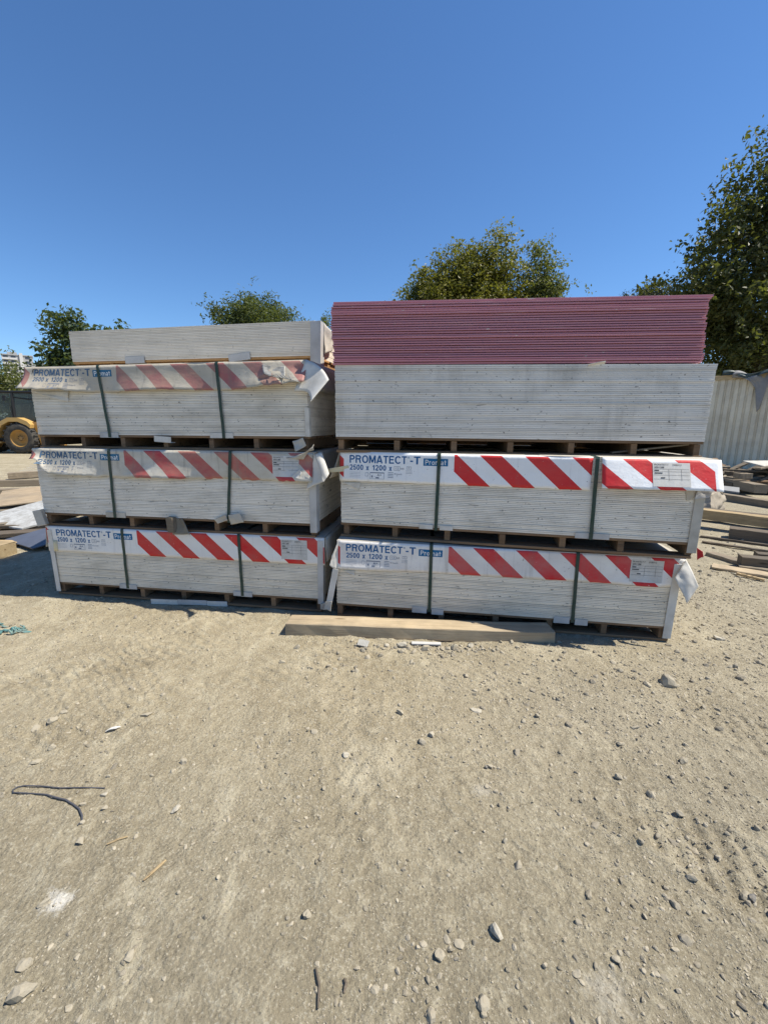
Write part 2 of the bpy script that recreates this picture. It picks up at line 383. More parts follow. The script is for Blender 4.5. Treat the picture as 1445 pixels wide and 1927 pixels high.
M['ply'] = wood_mat('weathered_plywood', (.46, .36, .235), (.36, .265, .165), .5)
M['card'] = plain_mat('white_card', (0.64, 0.615, 0.56), 0.7, 0.10, 9, dirt=(0.33, 0.29, 0.23), dirt_amt=0.45)
M['card_blue'] = plain_mat('grey_white_card', (0.50, 0.49, 0.47), 0.6, 0.10, 9, dirt=(0.30, 0.28, 0.25), dirt_amt=0.5)
M['card_dust'] = plain_mat('dusty_card', (0.50, 0.465, 0.40), 0.8, 0.15, 8, dirt=(0.27, 0.24, 0.19), dirt_amt=0.5)
M['strap'] = plain_mat('green_strap', (0.022, 0.050, 0.038), 0.45, 0.25, 12, dirt=(0.12, 0.11, 0.09), dirt_amt=0.35)
M['tape'] = plain_mat('yellowed_tape', (0.62, 0.55, 0.36), 0.35, 0.2, 14)
M['ink'] = plain_mat('blue_ink', (0.010, 0.105, 0.27), 0.6, 0.15, 14)
M['ink_dull'] = plain_mat('faded_blue_ink', (0.065, 0.125, 0.21), 0.7, 0.2, 14)
M['box_blue'] = plain_mat('blue_print', (0.008, 0.13, 0.29), 0.55, 0.12, 14)
M['box_dull'] = plain_mat('faded_blue_print', (0.04, 0.15, 0.26), 0.7, 0.2, 14)
M['print_white'] = plain_mat('white_print', (0.78, 0.78, 0.76), 0.6, 0.05, 14)
M['print_grey'] = plain_mat('grey_print', (0.20, 0.22, 0.27), 0.7, 0.2, 14)
M['print_black'] = plain_mat('black_print', (0.05, 0.05, 0.055), 0.7, 0.2, 14)
M['foil'] = plain_mat('grey_film', (.34, .33, .30), .35, .35, 40, dirt=(.10, .09, .08), dirt_amt=.6)
M['label'] = plain_mat('paper_label', (0.62, 0.60, 0.56), 0.7, 0.10, 16, dirt=(0.42, 0.38, 0.31), dirt_amt=0.5)
COVER = {
 'L1': cover_mat('cover_clean', (0.82, 0.795, 0.755), (0.60, 0.014, 0.018), 0.22),
 'L2': cover_mat('cover_dusty', (0.60, 0.565, 0.49), (0.43, 0.042, 0.055), 0.62),
 'L3': cover_mat('cover_faded', (0.50, 0.455, 0.375), (0.34, 0.115, 0.115), 0.55),
 'R1': cover_mat('cover_stained', (0.80, 0.77, 0.725), (0.58, 0.016, 0.024), 0.30, (0.40, 0.33, 0.30)),
 'R2': cover_mat('cover_bright', (0.86, 0.86, 0.855), (0.62, 0.016, 0.022), 0.12),
}

# ------------------------------------------------------------------ print mapped on the covers
def glyph_mesh(txt, bold=0.02):
    c = bpy.data.curves.new('print', 'FONT'); c.body = txt; c.offset = bold; c.resolution_u = 3
    o = bpy.data.objects.new('print', c); col.objects.link(o)
    me = o.to_mesh(); vs = [(v.co.x, v.co.y) for v in me.vertices]; fs = [tuple(p.vertices) for p in me.polygons]
    o.to_mesh_clear(); bpy.data.objects.remove(o); bpy.data.curves.remove(c)
    return vs, fs
def _arc(cx, cy, rx, ry, a0, a1, n=14): return [(cx+rx*math.cos(R(a0+(a1-a0)*i/n)), cy+ry*math.sin(R(a0+(a1-a0)*i/n))) for i in range(n+1)]
T_ = .085                                              # half stroke of the bold letters
GLY = {  # width, centre lines in a box of height 1
 'P': (.68, [[(T_, 0), (T_, 1)], [(T_, 1-T_), (.36, 1-T_)]+_arc(.36, .70, .235, .215, 90, -90)+[(T_, .485)]]),
 'R': (.72, [[(T_, 0), (T_, 1)], [(T_, 1-T_), (.38, 1-T_)]+_arc(.38, .715, .235, .20, 90, -90)+[(T_, .515)], [(.40, .515), (.52, .42), (.60, .0)]]),
 'O': (.80, [_arc(.40, .5, .40-T_, .5-T_+.01, 0, 360, 28)]),
 'M': (.86, [[(T_, 0), (T_, 1)], [(.86-T_, 0), (.86-T_, 1)], [(T_+.03, 1), (.43, .10)], [(.86-T_-.03, 1), (.43, .10)]]),
 'A': (.76, [[(.075, 0), (.36, 1)], [(.685, 0), (.40, 1)], [(.20, .27), (.56, .27)]]),
 'T': (.62, [[(.31, 0), (.31, 1)], [(0, 1-T_), (.62, 1-T_)]]),
 'E': (.62, [[(T_, 0), (T_, 1)], [(T_, 1-T_), (.60, 1-T_)], [(T_, .52), (.56, .52)], [(T_, T_), (.62, T_)]]),
 'C': (.76, [_arc(.40, .5, .40-T_, .5-T_+.01, 38, 322, 24)]),
 '2': (.56, [_arc(.28, .70, .195, .215, 170, -35, 14)+[(.10, T_)], [(.02, T_), (.56, T_)]]),
 '5': (.56, [[(.52, 1-T_), (.13, 1-T_), (.09, .50)]+_arc(.27, .33, .20, .245, 140, -165, 16)]),
 '0': (.56, [_arc(.28, .5, .28-T_, .5-T_+.01, 0, 360, 24)]),
 '1': (.40, [[(.27, 0), (.27, 1)], [(.26, .86), (.04, .70)]]),
 'x': (.58, [[(.07, 0), (.51, .72)], [(.51, 0), (.07, .72)]]),
 'r': (.40, [[(T_, 0), (T_, .72)], [(T_, .48)]+_arc(.31, .40, .20, .24, 160, 80, 6)]),
 'o': (.62, [_arc(.31, .35, .31-T_, .36-T_+.01, 0, 360, 20)]),
 'm': (.94, [[(T_, 0), (T_, .72)], _arc(.28, .42, .195, .215, 180, 0, 10)+[(.475, 0)], _arc(.67, .42, .195, .215, 180, 0, 10)+[(.865, 0)]]),
 'a': (.60, [_arc(.29, .50, .20, .14, 155, 0, 8)+[(.49, 0)], _arc(.29, .20, .20, .135, 0, 360, 16)]),
 't': (.42, [[(.19, .95), (.19, .20)]+_arc(.31, .19, .12, .11, 180, 280, 6), [(.0, .64), (.40, .64)]]),
 '-': (.36, [[(0, .33), (.36, .33)]])}
def glyphs(txt, space=.10, half=T_):
    """bold sans lettering built from strokes; returns 2D vertices and faces"""
    vs, fs = [], []; x = 0
    for ch in txt:
        if ch == ' ': x += .38; continue
        w, lines = GLY[ch]
        for ln in lines:
            n = len(ln); L = len(vs); closed = abs(ln[0][0]-ln[-1][0])+abs(ln[0][1]-ln[-1][1]) < 1e-6
            for i, p in enumerate(ln):
                a = ln[i-1] if i else (ln[-2] if closed else ln[0]); b = ln[i+1] if i < n-1 else (ln[1] if closed else ln[-1])
                d = math.hypot(b[0]-a[0], b[1]-a[1]) or 1; nx_, ny_ = -(b[1]-a[1])/d*half, (b[0]-a[0])/d*half
                vs += [(x+p[0]+nx_, p[1]+ny_), (x+p[0]-nx_, p[1]-ny_)]
            for i in range(n-1): fs.append((L+2*i, L+2*i+1, L+2*i+3, L+2*i+2))
        x += w+space
    return vs, fs
def put_bold(mb, txt, u0, u1, v0, v1, S, lift=0.0012, space=.10, half=T_, hmax=1.0):
    vs, fs = glyphs(txt, space, half); a = min(p[0] for p in vs); b = max(p[0] for p in vs)
    mb.add([S(u0+(p[0]-a)/(b-a)*(u1-u0), v1-p[1]/hmax*(v1-v0), lift) for p in vs], fs)
_gc = {}
def put_text(mb, txt, u0, u1, v0, v1, S, lift=0.0012, bold=0.02):
    key = (txt, bold)
    if key not in _gc: _gc[key] = glyph_mesh(txt, bold)
    vs, fs = _gc[key]
    xs = [p[0] for p in vs]; ys = [p[1] for p in vs]; a, b, c, d = min(xs), max(xs), min(ys), max(ys)
    mb.add([S(u0+(x-a)/(b-a)*(u1-u0), v1-(y-c)/(d-c)*(v1-v0), lift) for x, y in vs], fs)
def put_rect(mb, u0, u1, v0, v1, S, lift=0.0010):
    n = max(1, int((u1-u0)/0.03)); m = max(1, int((v1-v0)/0.02)); vs = []; fs = []
    for i in range(n+1):
        for j in range(m+1): vs.append(S(u0+(u1-u0)*i/n, v0+(v1-v0)*j/m, lift))
    for i in range(n):
        for j in range(m): a = i*(m+1)+j; fs.append((a, a+1, a+m+2, a+m+1))
    mb.add(vs, fs)
def put_frame(mb, u0, u1, v0, v1, S, w=0.0022, lift=0.0010):
    for q in ((u0, u1, v0, v0+w), (u0, u1, v1-w, v1), (u0, u0+w, v0+w, v1-w), (u1-w, u1, v0+w, v1-w)): put_rect(mb, *q, S, lift)
def flat_build(mb, name, m, parent):
    me = bpy.data.meshes.new(name); me.from_pydata(mb.v, [], mb.f); me.update(); me.materials.append(m)
    return link(name, me, parent)
def print_cover(cover, S, faded, has_main=True, has_label=True, torn_l=False):
    ink = M['ink_dull'] if faded else M['ink']; bx = M['box_dull'] if faded else M['box_blue']
    if has_main:
        k = MB(); put_bold(k, 'PROMATECT', 0.078, 0.520, 0.026, 0.084, S); put_text(k, '®', 0.527, 0.541, 0.028, 0.042, S, bold=0.0)
        put_rect(k, 0.546, 0.567, 0.057, 0.067, S, 0.0012); put_bold(k, 'T', 0.574, 0.622, 0.026, 0.084, S)
        put_bold(k, '2500', 0.080, 0.186, 0.097, 0.138, S); put_bold(k, 'x', 0.208, 0.230, 0.108, 0.138, S, hmax=.72)
        put_bold(k, '1200', 0.258, 0.364, 0.097, 0.138, S); put_bold(k, 'x', 0.386, 0.408, 0.108, 0.138, S, hmax=.72)
        flat_build(k, 'lettering', ink, cover)
        k = MB(); put_rect(k, 0.645, 0.825, 0.038, 0.092, S); flat_build(k, 'print_box', bx, cover)
        k = MB(); put_bold(k, 'Promat', 0.659, 0.812, 0.047, 0.084, S, 0.0018, half=.068); flat_build(k, 'lettering', M['print_white'], cover)
        k = MB()
        put_frame(k, 0.425, 0.470, 0.103, 0.134, S); put_text(k, '13', 0.438, 0.458, 0.110, 0.127, S, bold=0.0); put_text(k, 'mm', 0.474, 0.500, 0.114, 0.127, S, bold=0.0)
        put_frame(k, 0.520, 0.556, 0.102, 0.122, S); put_text(k, 'T', 0.530, 0.545, 0.107, 0.118, S, bold=0.0)
        for i in range(3): put_rect(k, 0.515, 0.562, 0.132+i*0.010, 0.134+i*0.010, S)
        put_text(k, '40 boards', 0.425, 0.486, 0.154, 0.166, S, bold=0.0)
        put_frame(k, 0.240, 0.350, 0.157, 0.203, S); put_rect(k, 0.240, 0.350, 0.152, 0.157, S); put_text(k, 'A+', 0.294, 0.330, 0.163, 0.182, S)
        put_rect(k, 0.284, 0.310, 0.188, 0.198, S); put_rect(k, 0.250, 0.262, 0.176, 0.192, S); put_frame(k, 0.203, 0.226, 0.156, 0.184, S)
        for i in range(4): put_rect(k, 0.080, 0.165, 0.155+i*0.012, 0.1565+i*0.012, S)
        for i in range(4): put_rect(k, 0.380, 0.420, 0.150+i*0.012, 0.154+i*0.012, S)
        flat_build(k, 'small_print', M['print_grey'], cover)
    if has_label:
        lb = MB(); put_rect(lb, 2.168, 2.388, 0.028, 0.192, S, 0.0018); lab = flat_build(lb, 'label', M['label'], cover)
        k = MB(); put_text(k, 'PROMATECT-T', 2.178, 2.262, 0.036, 0.048, S, 0.0030, 0.0); put_text(k, '2500X12', 2.284, 2.338, 0.036, 0.048, S, 0.0030, 0.0)
        put_text(k, '0001388', 2.178, 2.236, 0.054, 0.066, S, 0.0030, 0.01)
        for i, (a, b, v) in enumerate(((2.178, 2.205, 0.078), (2.178, 2.225, 0.096), (2.215, 2.240, 0.128))): put_rect(k, a, b, v, v+0.007, S, 0.0030)
        for v in (0.071, 0.088, 0.112, 0.140): put_rect(k, 2.172, 2.382, v, v+0.0014, S, 0.0030)
        for u in (2.262, 2.336): put_rect(k, u, u+0.0014, 0.071, 0.150, S, 0.0030)
        flat_build(k, 'lettering', M['print_black'], cover)

# ------------------------------------------------------------------ boards and pallets
def board_mesh(name, L, D, h, m, c=0.0014):
    prof = [(0.0, c*.5), (0.0, h-c), (0.0008, h-c*.8), (0.045, h-0.0003), (D, h-0.0003), (D, 0.0), (0.03, 0.0)]
    mb = MB(); mb.prism(prof, 0, L, 'x'); return mb.mesh(name, m)
_deck, _str, _bot = {}, {}, {}
def make_pallet(parent, hp, W, m, z0=0.0, stand_alone=None):
    root = stand_alone or empty('pallet', (0, 0, z0), (0, 0, 0), parent)
    key = m.name+str(W)
    if key not in _deck:
        a = MB(); a.box(0, W, 0, 0.145, 0, 0.018, 0.002); _deck[key] = a.mesh('deck_board', m)
        a = MB(); a.box(0, 0.042, 0, 1.18, 0, hp-0.040, 0.002); _str[key] = a.mesh('stringer', m)
        a = MB(); a.box(0, W, 0, 0.11, 0, 0.019, 0.002); _bot[key] = a.mesh('bottom_board', m)
    for i in range(6): link('deck_board', _deck[key], root, (rnd.uniform(-.004, .004), 0.004+i*0.208+rnd.uniform(-.003, .003), hp-0.0185))
    for i in range(7): link('stringer', _str[key], root, (0.012+i*(W-0.066)/6+rnd.uniform(-.012, .012), 0.012+rnd.uniform(-.004, .006), 0.0195), (0, 0, rnd.uniform(-.006, .006)))
    for i in range(3): link('bottom_board', _bot[key], root, (rnd.uniform(-.008, .004), 0.006+i*0.53+rnd.uniform(-.004, .004), 0.0))
    bk = MB(); bk.box(0.01, W-0.01, 0, 0.018, 0, hp-0.040, 0.002); link('added_back_board', bk.mesh('added_back_board', m), root, (0, 1.176+0.018, 0.0195))  # unseen board added across the rear to keep the pallet gaps dark
    return root
def place(n):
    x, y, a, ti, z = POSE[n]
    return (x, y, z), (0, -R(ti), R(a))
HP = 0.1165
POSE = {  # x, y, yaw, tilt, z
 'L1': (-2.979, 3.628, -8.63, 0.01, 0.000), 'L2': (-3.013, 3.649, -9.15, -0.11, 0.643),
 'L3': (-3.036, 3.753, -10.67, 0.02, 1.320), 'L4': (-3.029, 4.297, -12.39, -0.36, 2.000),
 'R1': (-0.381, 3.176, -7.50, -0.85, 0.000), 'R2': (-0.342, 3.266, -11.97, -0.34, 0.648),
 'G': (-0.367, 3.238, -6.05, -0.46, 1.322), 'K': (-0.370, 3.235, -5.33, -0.21, 1.9545)}
HB = {'L1': 0.521, 'L2': 0.560, 'L3': 0.560, 'L4': 0.279, 'R1': 0.526, 'R2': 0.559}

def L_piece(mb, x0, x1, z0, z1, leg=0.04, th=0.004, y=0.0):
    """vertical edge protector: front plate with a return under the load"""
    mb.box(x0, x1, y-th-0.002, y-0.002, z0, z1, 0.0008)
    mb.box(x0, x1, y-0.002+0.0005, y+leg, z0, z0+th, 0.0008)
def guard(parent, m, side, u, zt, zb, w=0.055, lean=0.0, off=0.0, th=0.004, label=None):
    mb = MB(); s = 1 if side == 'r' else -1
    a0, a1 = sorted((u-s*w*0.75, u+s*(0.006+off)))
    mb.box(a0, a1, -0.0065-th, -0.0062, zb, zt, 0.0008)
    b0, b1 = sorted((u+s*(0.006+off)-s*th, u+s*(0.006+off)))
    mb.box(b0, b1, -0.0060, w, zb, zt, 0.0008)
    # small dents along the angle
    for i, v in enumerate(mb.v):
        mb.v[i] = (v[0]+lean*(v[2]-zb), v[1]-0.003*math.sin(v[2]*13+u*9)*0.4, v[2])
    o = mb.build('corner_guard', m, parent)
    if label: o['label'] = label
    return o
def strap(parent, ub, ut, zb, zt, extra=0.0):
    w = 0.0125; mb = MB(); y = -0.0105-extra
    def ring(u, yy, z): return [(u-w, yy, z), (u+w, yy, z)]
    path = [(ub, 0.30, zb-0.022), (ub, 0.0, zb-0.022), (ub, y, zb-0.016), (ub, y, zb+0.03)]
    for k in range(1, 8): path.append((ub+(ut-ub)*k/8, y+0.002*math.sin(k*1.7), zb+0.03+(zt-0.02-zb-0.03)*k/8))
    path += [(ut, y, zt-0.008), (ut, y+0.006, zt+0.0065), (ut, 0.10, zt+0.0070), (ut, 1.18, zt+0.0070), (ut, 1.21, zt-0.01), (ub, 1.21, zb-0.022)]
    vs = []; fs = []
    for i, (u, yy, z) in enumerate(path):
        if i < 2: nrm = Vector((0, 0, 1))
        elif i <= 11: nrm = Vector((0, 1, 0))
        else: nrm = Vector((0, 0, -1)) if i < 14 else Vector((0, -1, 0))
        for dx in (-w, w):
            for q in (0, 0.0014): vs.append((u+dx, yy+nrm.y*q, z+nrm.z*q))
    for i in range(len(path)-1):
        a, b = i*4, i*4+4
        fs += [(a, b, b+2, a+2), (a+1, a+3, b+3, b+1), (a, a+1, b+1, b), (a+2, b+2, b+3, a+3)]
    mb.add(vs, fs); return mb.build('strap', M['strap'], parent)

def front_flap(n, root, u0, u1, drop, flare, p, zt, m, wr=0.0, wr_u=9, name='cover', tear=0.0, step=0.03):
    def df(u):
        d = lerp_curve(drop, u)
        if tear: d += tear*float(vnoise(u*24, 3.1, 5))*2+tear*float(vnoise(u*71, 1.1, 6))
        return d
    def S(u, v, lift=0.0):
        """u, v in metres along the print; lift = clearance above the sheet"""
        d = max(df(u), 0.02); f = lerp_curve(flare, u); t = v/d
        y = -0.0055-f*max(0.0, t)**p
        z = zt+0.0035-math.sqrt(max(d*d-f*f, 1e-6))*t
        if t < 0.06: y += 0.004*(1-t/0.06)**2
        w = wr*max(0, min(1, (u-wr_u)/0.15))
        if w: y -= w*(0.5+float(vnoise(u*11, v*38+u*9, 8)))*min(1, t*1.4)
        y -= 0.0016*float(vnoise(u*5, v*9, 12))
        return (u, y-lift, z)
    us = np.linspace(u0, u1, int((u1-u0)/step)+2); ts = np.concatenate([np.linspace(0, 1, 11)])
    return sheet(name, lambda u, t: S(u, t*df(u)), us, ts, -0.0025, m, root, lambda u, t: (u, t*df(u))), S

def top_sheet(cover, W0, W1, zt, m, d=1.205):
    us = np.linspace(W0, W1, 6); vs = np.linspace(-0.002, d, 4)
    return sheet('top_panel', lambda u, v: (u, v, zt+0.0036+0.0004*math.sin(u*5)), us, vs, 0.003, m, cover, lambda u, v: (0.5, -0.5), smooth=False)
def side_flap(cover, side, W, zt, drop, out, m, ymax=1.2, y0=0.0):
    s = 1 if side == 'r' else -1
    def P(y, t): return (W+s*(0.004+out*t**1.3*(1-0.4*y)), y0+y, zt+0.003-math.sqrt(max(drop**2-out**2, .0001))*t)
    ys = np.linspace(0, ymax-y0, 8)
    return sheet('side_flap', P, ys, np.linspace(0, 1, 6), 0.003 if s > 0 else -0.003, m, cover, lambda y, t: (0.5, -0.5))

def bundle(n, label, bm, covers, wood, board_t=0.01325):
    loc, rot = place(n); root = empty('board_bundle', loc, rot)
    tag(root, label, 'board bundle', 'strapped bundles of boards on pallets')
    make_pallet(root, HP, 2.5, wood)
    hb = HB[n]; cnt = round(hb/board_t); h = hb/cnt
    me = board_mesh('board', 2.496, 1.195, h, bm)
    for i in range(cnt):
        link('board', me, root, (0.002+rnd.uniform(-.002, .002), rnd.uniform(-.0012, .0016)+(0.004 if rnd.random() < .08 else 0), HP+i*h))
    return root, HP+hb

DROP0 = [(-.1, .228), (2.7, .228)]
# ---- lower left bundle
b, zt = bundle('L1', 'lowest bundle of left stack, cream boards under a clean red and white striped cover', M['b_white'], None, M['pallet'])
cv, S = front_flap('L1', b, -0.022, 2.533, DROP0, [(-.1, .002), (2.7, .002)], 2, zt, COVER['L1']); print_cover(cv, S, False)
top_sheet(cv, -0.02, 2.53, zt, M['card_dust']); side_flap(cv, 'r', 2.533, zt, 0.2, 0.012, M['card_dust']); side_flap(cv, 'l', -0.022, zt, 0.2, 0.03, M['card_dust'])
tp = sheet('tape', lambda u, t: S(u, 0.128+0.10*t, 0.0022), np.linspace(0.0, 0.075, 4), np.linspace(0, 1, 4), 0.0006, M['tape'], cv)
strap(b, 0.722, 0.734, HP, zt); strap(b, 1.803, 1.805, HP, zt)
for u in (0.725, 1.805):
    k = MB(); L_piece(k, u-0.085, u-0.016, HP-0.020, HP+0.022, y=-0.002); k.box(u-0.014, u+0.085, -0.008, -0.0042, HP-0.022, HP+0.020, 0.0008); k.build('edge_protector', M['card_blue'], b)
guard(b, M['card_blue'], 'r', 2.506, zt-0.02, 0.075, lean=0.02); guard(b, M['card'], 'l', -0.004, zt-0.03, 0.03, w=0.05)
k = MB()
for i in range(5): k.box(2.49+i*0.008, 2.515+i*0.010, -0.026-0.006*(i % 2), -0.012, 0.035+0.012*((i*2) % 3), 0.083+0.004*i, 0.001)
k.build('guard_end', M['card_dust'], b)

# ---- middle left bundle
b, zt = bundle('L2', 'middle left bundle of pale boards, dusty striped cover torn at its left end', M['b_grey'], None, M['pallet'])
cv, S = front_flap('L2', b, -0.012, 2.50, [(-.1, .10), (.05, .10), (.085, .115), (.10, .165), (.13, .195), (.17, .215), (.3, .222), (.6, .230), (2.6, .222)],
                   [(-.1, .03), (.1, .055), (.4, .05), (.66, .012), (.715, 0), (.78, .008), (1.0, .04), (1.25, .045), (1.5, .016), (1.7, 0), (2.15, 0), (2.27, .03), (2.42, .055), (2.5, .04)], 2.6, zt, COVER['L2'], wr=0.02, wr_u=2.2, tear=0.006)
print_cover(cv, S, True)
top_sheet(cv, -0.01, 2.51, zt, M['card_dust']); side_flap(cv, 'r', 2.505, zt, 0.21, 0.05, M['card_dust'], y0=0.09)
quad_sheet('corner_flap', (2.515, -.016, .668), (2.609, -.092, .470), (2.448, -.034, .401), (2.50, -.014, .60), 0.012, 0.003, M['card'], cv)
quad_sheet('corner_flap', (2.520, -.014, .668), (2.567, .0, .680), (2.643, -.06, .524), (2.609, -.090, .470), -0.010, 0.003, M['card'], cv)
quad_sheet('torn_strip', S(2.30, .045, .012), S(2.43, .055, .018), (2.52, -.035, .745), (2.515, -.030, .700), 0.02, 0.002, M['card_dust'], cv)
quad_sheet('torn_strip', S(2.395, .205, .004), S(2.33, .19, .010), S(2.405, .13, .012), S(2.42, .16, .006), 0.006, 0.002, M['card'], cv)
strap(b, 0.716, 0.734, HP, zt, .002); strap(b, 1.766, 1.820, HP, zt, .002)
k = MB(); L_piece(k, .625, .815, HP-0.018, HP+0.030, y=-0.001); k.build('edge_protector', M['card_dust'], b)
quad_sheet('edge_protector', (1.64, -.012, HP+.005), (1.755, -.030, HP+.055), (1.765, -.026, HP+.005), (1.67, -.012, HP-.030), 0.006, 0.004, M['card_dust'], b)
quad_sheet('edge_protector', (1.775, -.026, HP+.050), (1.88, -.034, HP+.075), (1.91, -.030, HP-.002), (1.79, -.020, HP-.030), -0.008, 0.004, M['card_dust'], b)
guard(b, M['card_blue'], 'r', 2.508, zt-0.17, 0.045, w=0.065, lean=0.01)

# ---- third left bundle
b, zt = bundle('L3', 'third left bundle from ground, faded dusty cover with flared lower edge and curled corner', M['b_grey'], None, M['pallet'])
cv, S = front_flap('L3', b, -0.03, 2.505, [(-.1, .205), (.2, .212), (.36, .200), (.40, .210), (.75, .218), (1.3, .208), (1.8, .215), (2.2, .200), (2.35, .190), (2.6, .150)],
                   [(-.1, .105), (.15, .095), (.35, .070), (.55, .030), (.67, .003), (.76, .003), (.90, .032), (1.2, .062), (1.5, .045), (1.74, .002), (1.82, .002), (1.98, .040), (2.2, .066), (2.4, .070), (2.5, .04)], 2.1, zt, COVER['L3'], wr=0.045, wr_u=2.02, tear=0.003, step=0.018)
print_cover(cv, S, True, has_label=False)
quad_sheet('torn_label', S(2.15, .03, .004), S(2.34, .05, .004), S(2.36, .15, .016), S(2.18, .105, .006), 0.010, 0.0015, M['foil'], cv)
k = MB()
for i in range(7):                                    # loose shreds of the torn label
    u = 2.20+i*0.03; a = S(u, .11+.008*(i % 3), .02); k.tube([a, S(u+.05, .13+.006*i, .03), S(u+.11, .12+.01*i, .022)], [.002, .004, .002], 5)
k.build('shredded_paper', M['foil'], cv)
# scribbled ring over the first letter
k = MB(); k.tube([S(.088+.030*math.cos(q), .045+.026*math.sin(q), .0022) for q in np.linspace(2.8, 6.9, 14)], .0022, 4); k.build('scribble', M['print_black'], cv)
top_sheet(cv, -0.03, 2.505, zt, M['card_dust']); side_flap(cv, 'r', 2.508, zt, 0.22, 0.03, M['card_dust'], y0=0.05)
def curl(u, v):
    A, B, C, D = Vector((2.500, -.004, zt+.002)), Vector((2.715, -.11, zt-.150)), Vector((2.599, -.20, .367)), Vector((2.425, -.075, .448))
    p = (A*(1-u)+B*u)*(1-v)+(D*(1-u)+C*u)*v
    p += Vector((.02, .05, .03))*math.sin(math.pi*u)*(0.6+0.4*v)*(1.0)
    r = max(0, (u*u+0.0)*(1-v)*0.25); p += Vector((-.03, 0, -.02))*r
    return p
sheet('corner_flap', curl, np.linspace(0, 1, 12), np.linspace(0, 1, 10), 0.004, M['card'], cv)
quad_sheet('inner_tab', (0.03, -.0045, .478), (0.39, -.0045, .478), (0.365, -.0045, .391), (0.18, -.0045, .43), 0.0, 0.002, M['card'], cv)
strap(b, 0.735, 0.703, HP, zt, .003); strap(b, 1.789, 1.771, HP, zt, .003)
k = MB(); L_piece(k, .635, .815, HP-0.022, HP+0.022, y=-0.001); k.build('edge_protector', M['card_blue'], b)
k = MB(); L_piece(k, 1.665, 1.868, HP-0.018, HP+0.024, y=-0.001); k.build('edge_protector', M['card'], b)
guard(b, M['card'], 'r', 2.500, 0.33, HP-0.002, w=0.032, off=0.004)

# ---- top left bundle (no cover)
b, zt = bundle('L4', 'topmost left bundle of cream boards, set back, without cover or straps', M['b_top'], None, M['pallet_fresh'])
for u, w, a in ((0.715, .105, .02), (1.795, .105, .10)):
    k = MB(); L_piece(k, -w, w, -0.025, 0.035, y=-0.003); k.build('edge_protector', M['card_blue'], b, (u, 0, HP-0.002), (0, -a, 0))
guard(b, M['card_blue'], 'r', 2.515, zt-0.008, 0.040, w=0.075, lean=0.03, off=0.030, th=0.006)
quad_sheet('side_flap', (2.56, .06, zt-.01), (2.535, .42, zt-.02), (2.52, .36, HP+.09), (2.565, .05, HP+.02), 0.02, 0.004, M['card_dust'], b)

# ---- lower right bundle
b, zt = bundle('R1', 'lowest bundle of right stack, stained striped cover with lifted white corner', M['b_white'], None, M['pallet'])
cv, S = front_flap('R1', b, 0.012, 2.528, [(-.1, .232), (.3, .225), (.7, .222), (2.7, .215)],
                   [(-.1, .012), (.05, .016), (.25, .020), (.38, .012), (.6, .002), (2.0, .001), (2.12, .008), (2.3, .030), (2.36, .024), (2.42, .0), (2.6, .0)], 5, zt, COVER['R1'], tear=0.0015)
print_cover(cv, S, False)
top_sheet(cv, 0.01, 2.53, zt, M['card_dust']); side_flap(cv, 'r', 2.53, zt, 0.2, 0.02, M['card'], y0=0.10)
quad_sheet('corner_flap', (2.527, -.004, zt-.003), (2.590, -.085, .475), (2.522, -.105, .352), (2.447, -.052, .512), -0.014, 0.003, M['card'], cv)
quad_sheet('corner_flap', (0.014, -.004, zt-.004), (0.016, -.012, .400), (-.05, -.03, .440), (-.03, -.02, .52), 0.006, 0.003, M['card'], cv)
quad_sheet('inner_tab', (0.05, -.0042, .400), (0.150, -.0042, .400), (0.146, -.0042, .360), (0.10, -.0042, .378), 0.0, 0.002, M['card'], cv)
strap(b, 0.743, 0.739, HP, zt); strap(b, 1.814, 1.800, HP, zt)
for u in (0.743, 1.814):
    k = MB(); k.box(u-0.135, u-0.020, -0.008, -0.0042, HP-0.030, HP+0.020, 0.0008); k.box(u+0.018, u+0.110, -0.010, -0.0045, HP-0.034, HP+0.014, 0.0008); k.build('edge_protector', M['card_blue'], b)
guard(b, M['card'], 'r', 2.506, zt-0.04, 0.028, w=0.068)
k = MB(); k.box(-.026, .022, -.014, -.010, .13, .42, .0008); k.box(-.026, -.022, -.0095, .04, .13, .42, .0008)
g_ = k.build('corner_guard', M['card'], b, (-0.078, -.012, 0), (0, 0.19, 0)); g_['label'] = 'loose guard leaning out to the left'
quad_sheet('guard_end', (-.085, -.03, .135), (-.03, -.036, .145), (-.040, -.04, .060), (-.095, -.03, .075), 0.006, 0.004, M['card_dust'], b)

# ---- middle right bundle
b, zt = bundle('R2', 'middle right bundle with bright striped cover, its right end flared into sun', M['b_grey'], None, M['pallet'])
cv, S = front_flap('R2', b, 0.0, 1.805, [(-.1, .225), (1.0, .228), (2.7, .232)], [(-.1, .016), (.5, .010), (1.2, .006), (1.9, .004)], 1.2, zt, COVER['R2'], tear=0.002)
print_cover(cv, S, False, has_label=False)
cv2, S2 = front_flap('R2', b, 1.862, 2.572, [(1.8, .212), (2.0, .216), (2.6, .212)], [(1.85, .065), (2.0, .080), (2.6, .088)], 1.05, zt, COVER['R2'], name='cover_flap', tear=0.002)
print_cover(cv2, S2, False, has_main=False)
top_sheet(cv, 0.0, 2.57, zt, M['card_dust']); side_flap(cv, 'l', 0.0, zt, 0.23, 0.085, M['card_dust']); side_flap(cv, 'r', 2.552, zt, 0.2, 0.02, M['card'], y0=0.06)
quad_sheet('inner_tab', (2.385, -.006, .500), (2.463, -.006, .500), (2.443, -.006, .416), (2.410, -.006, .402), 0.0, 0.002, M['card_dust'], cv2)
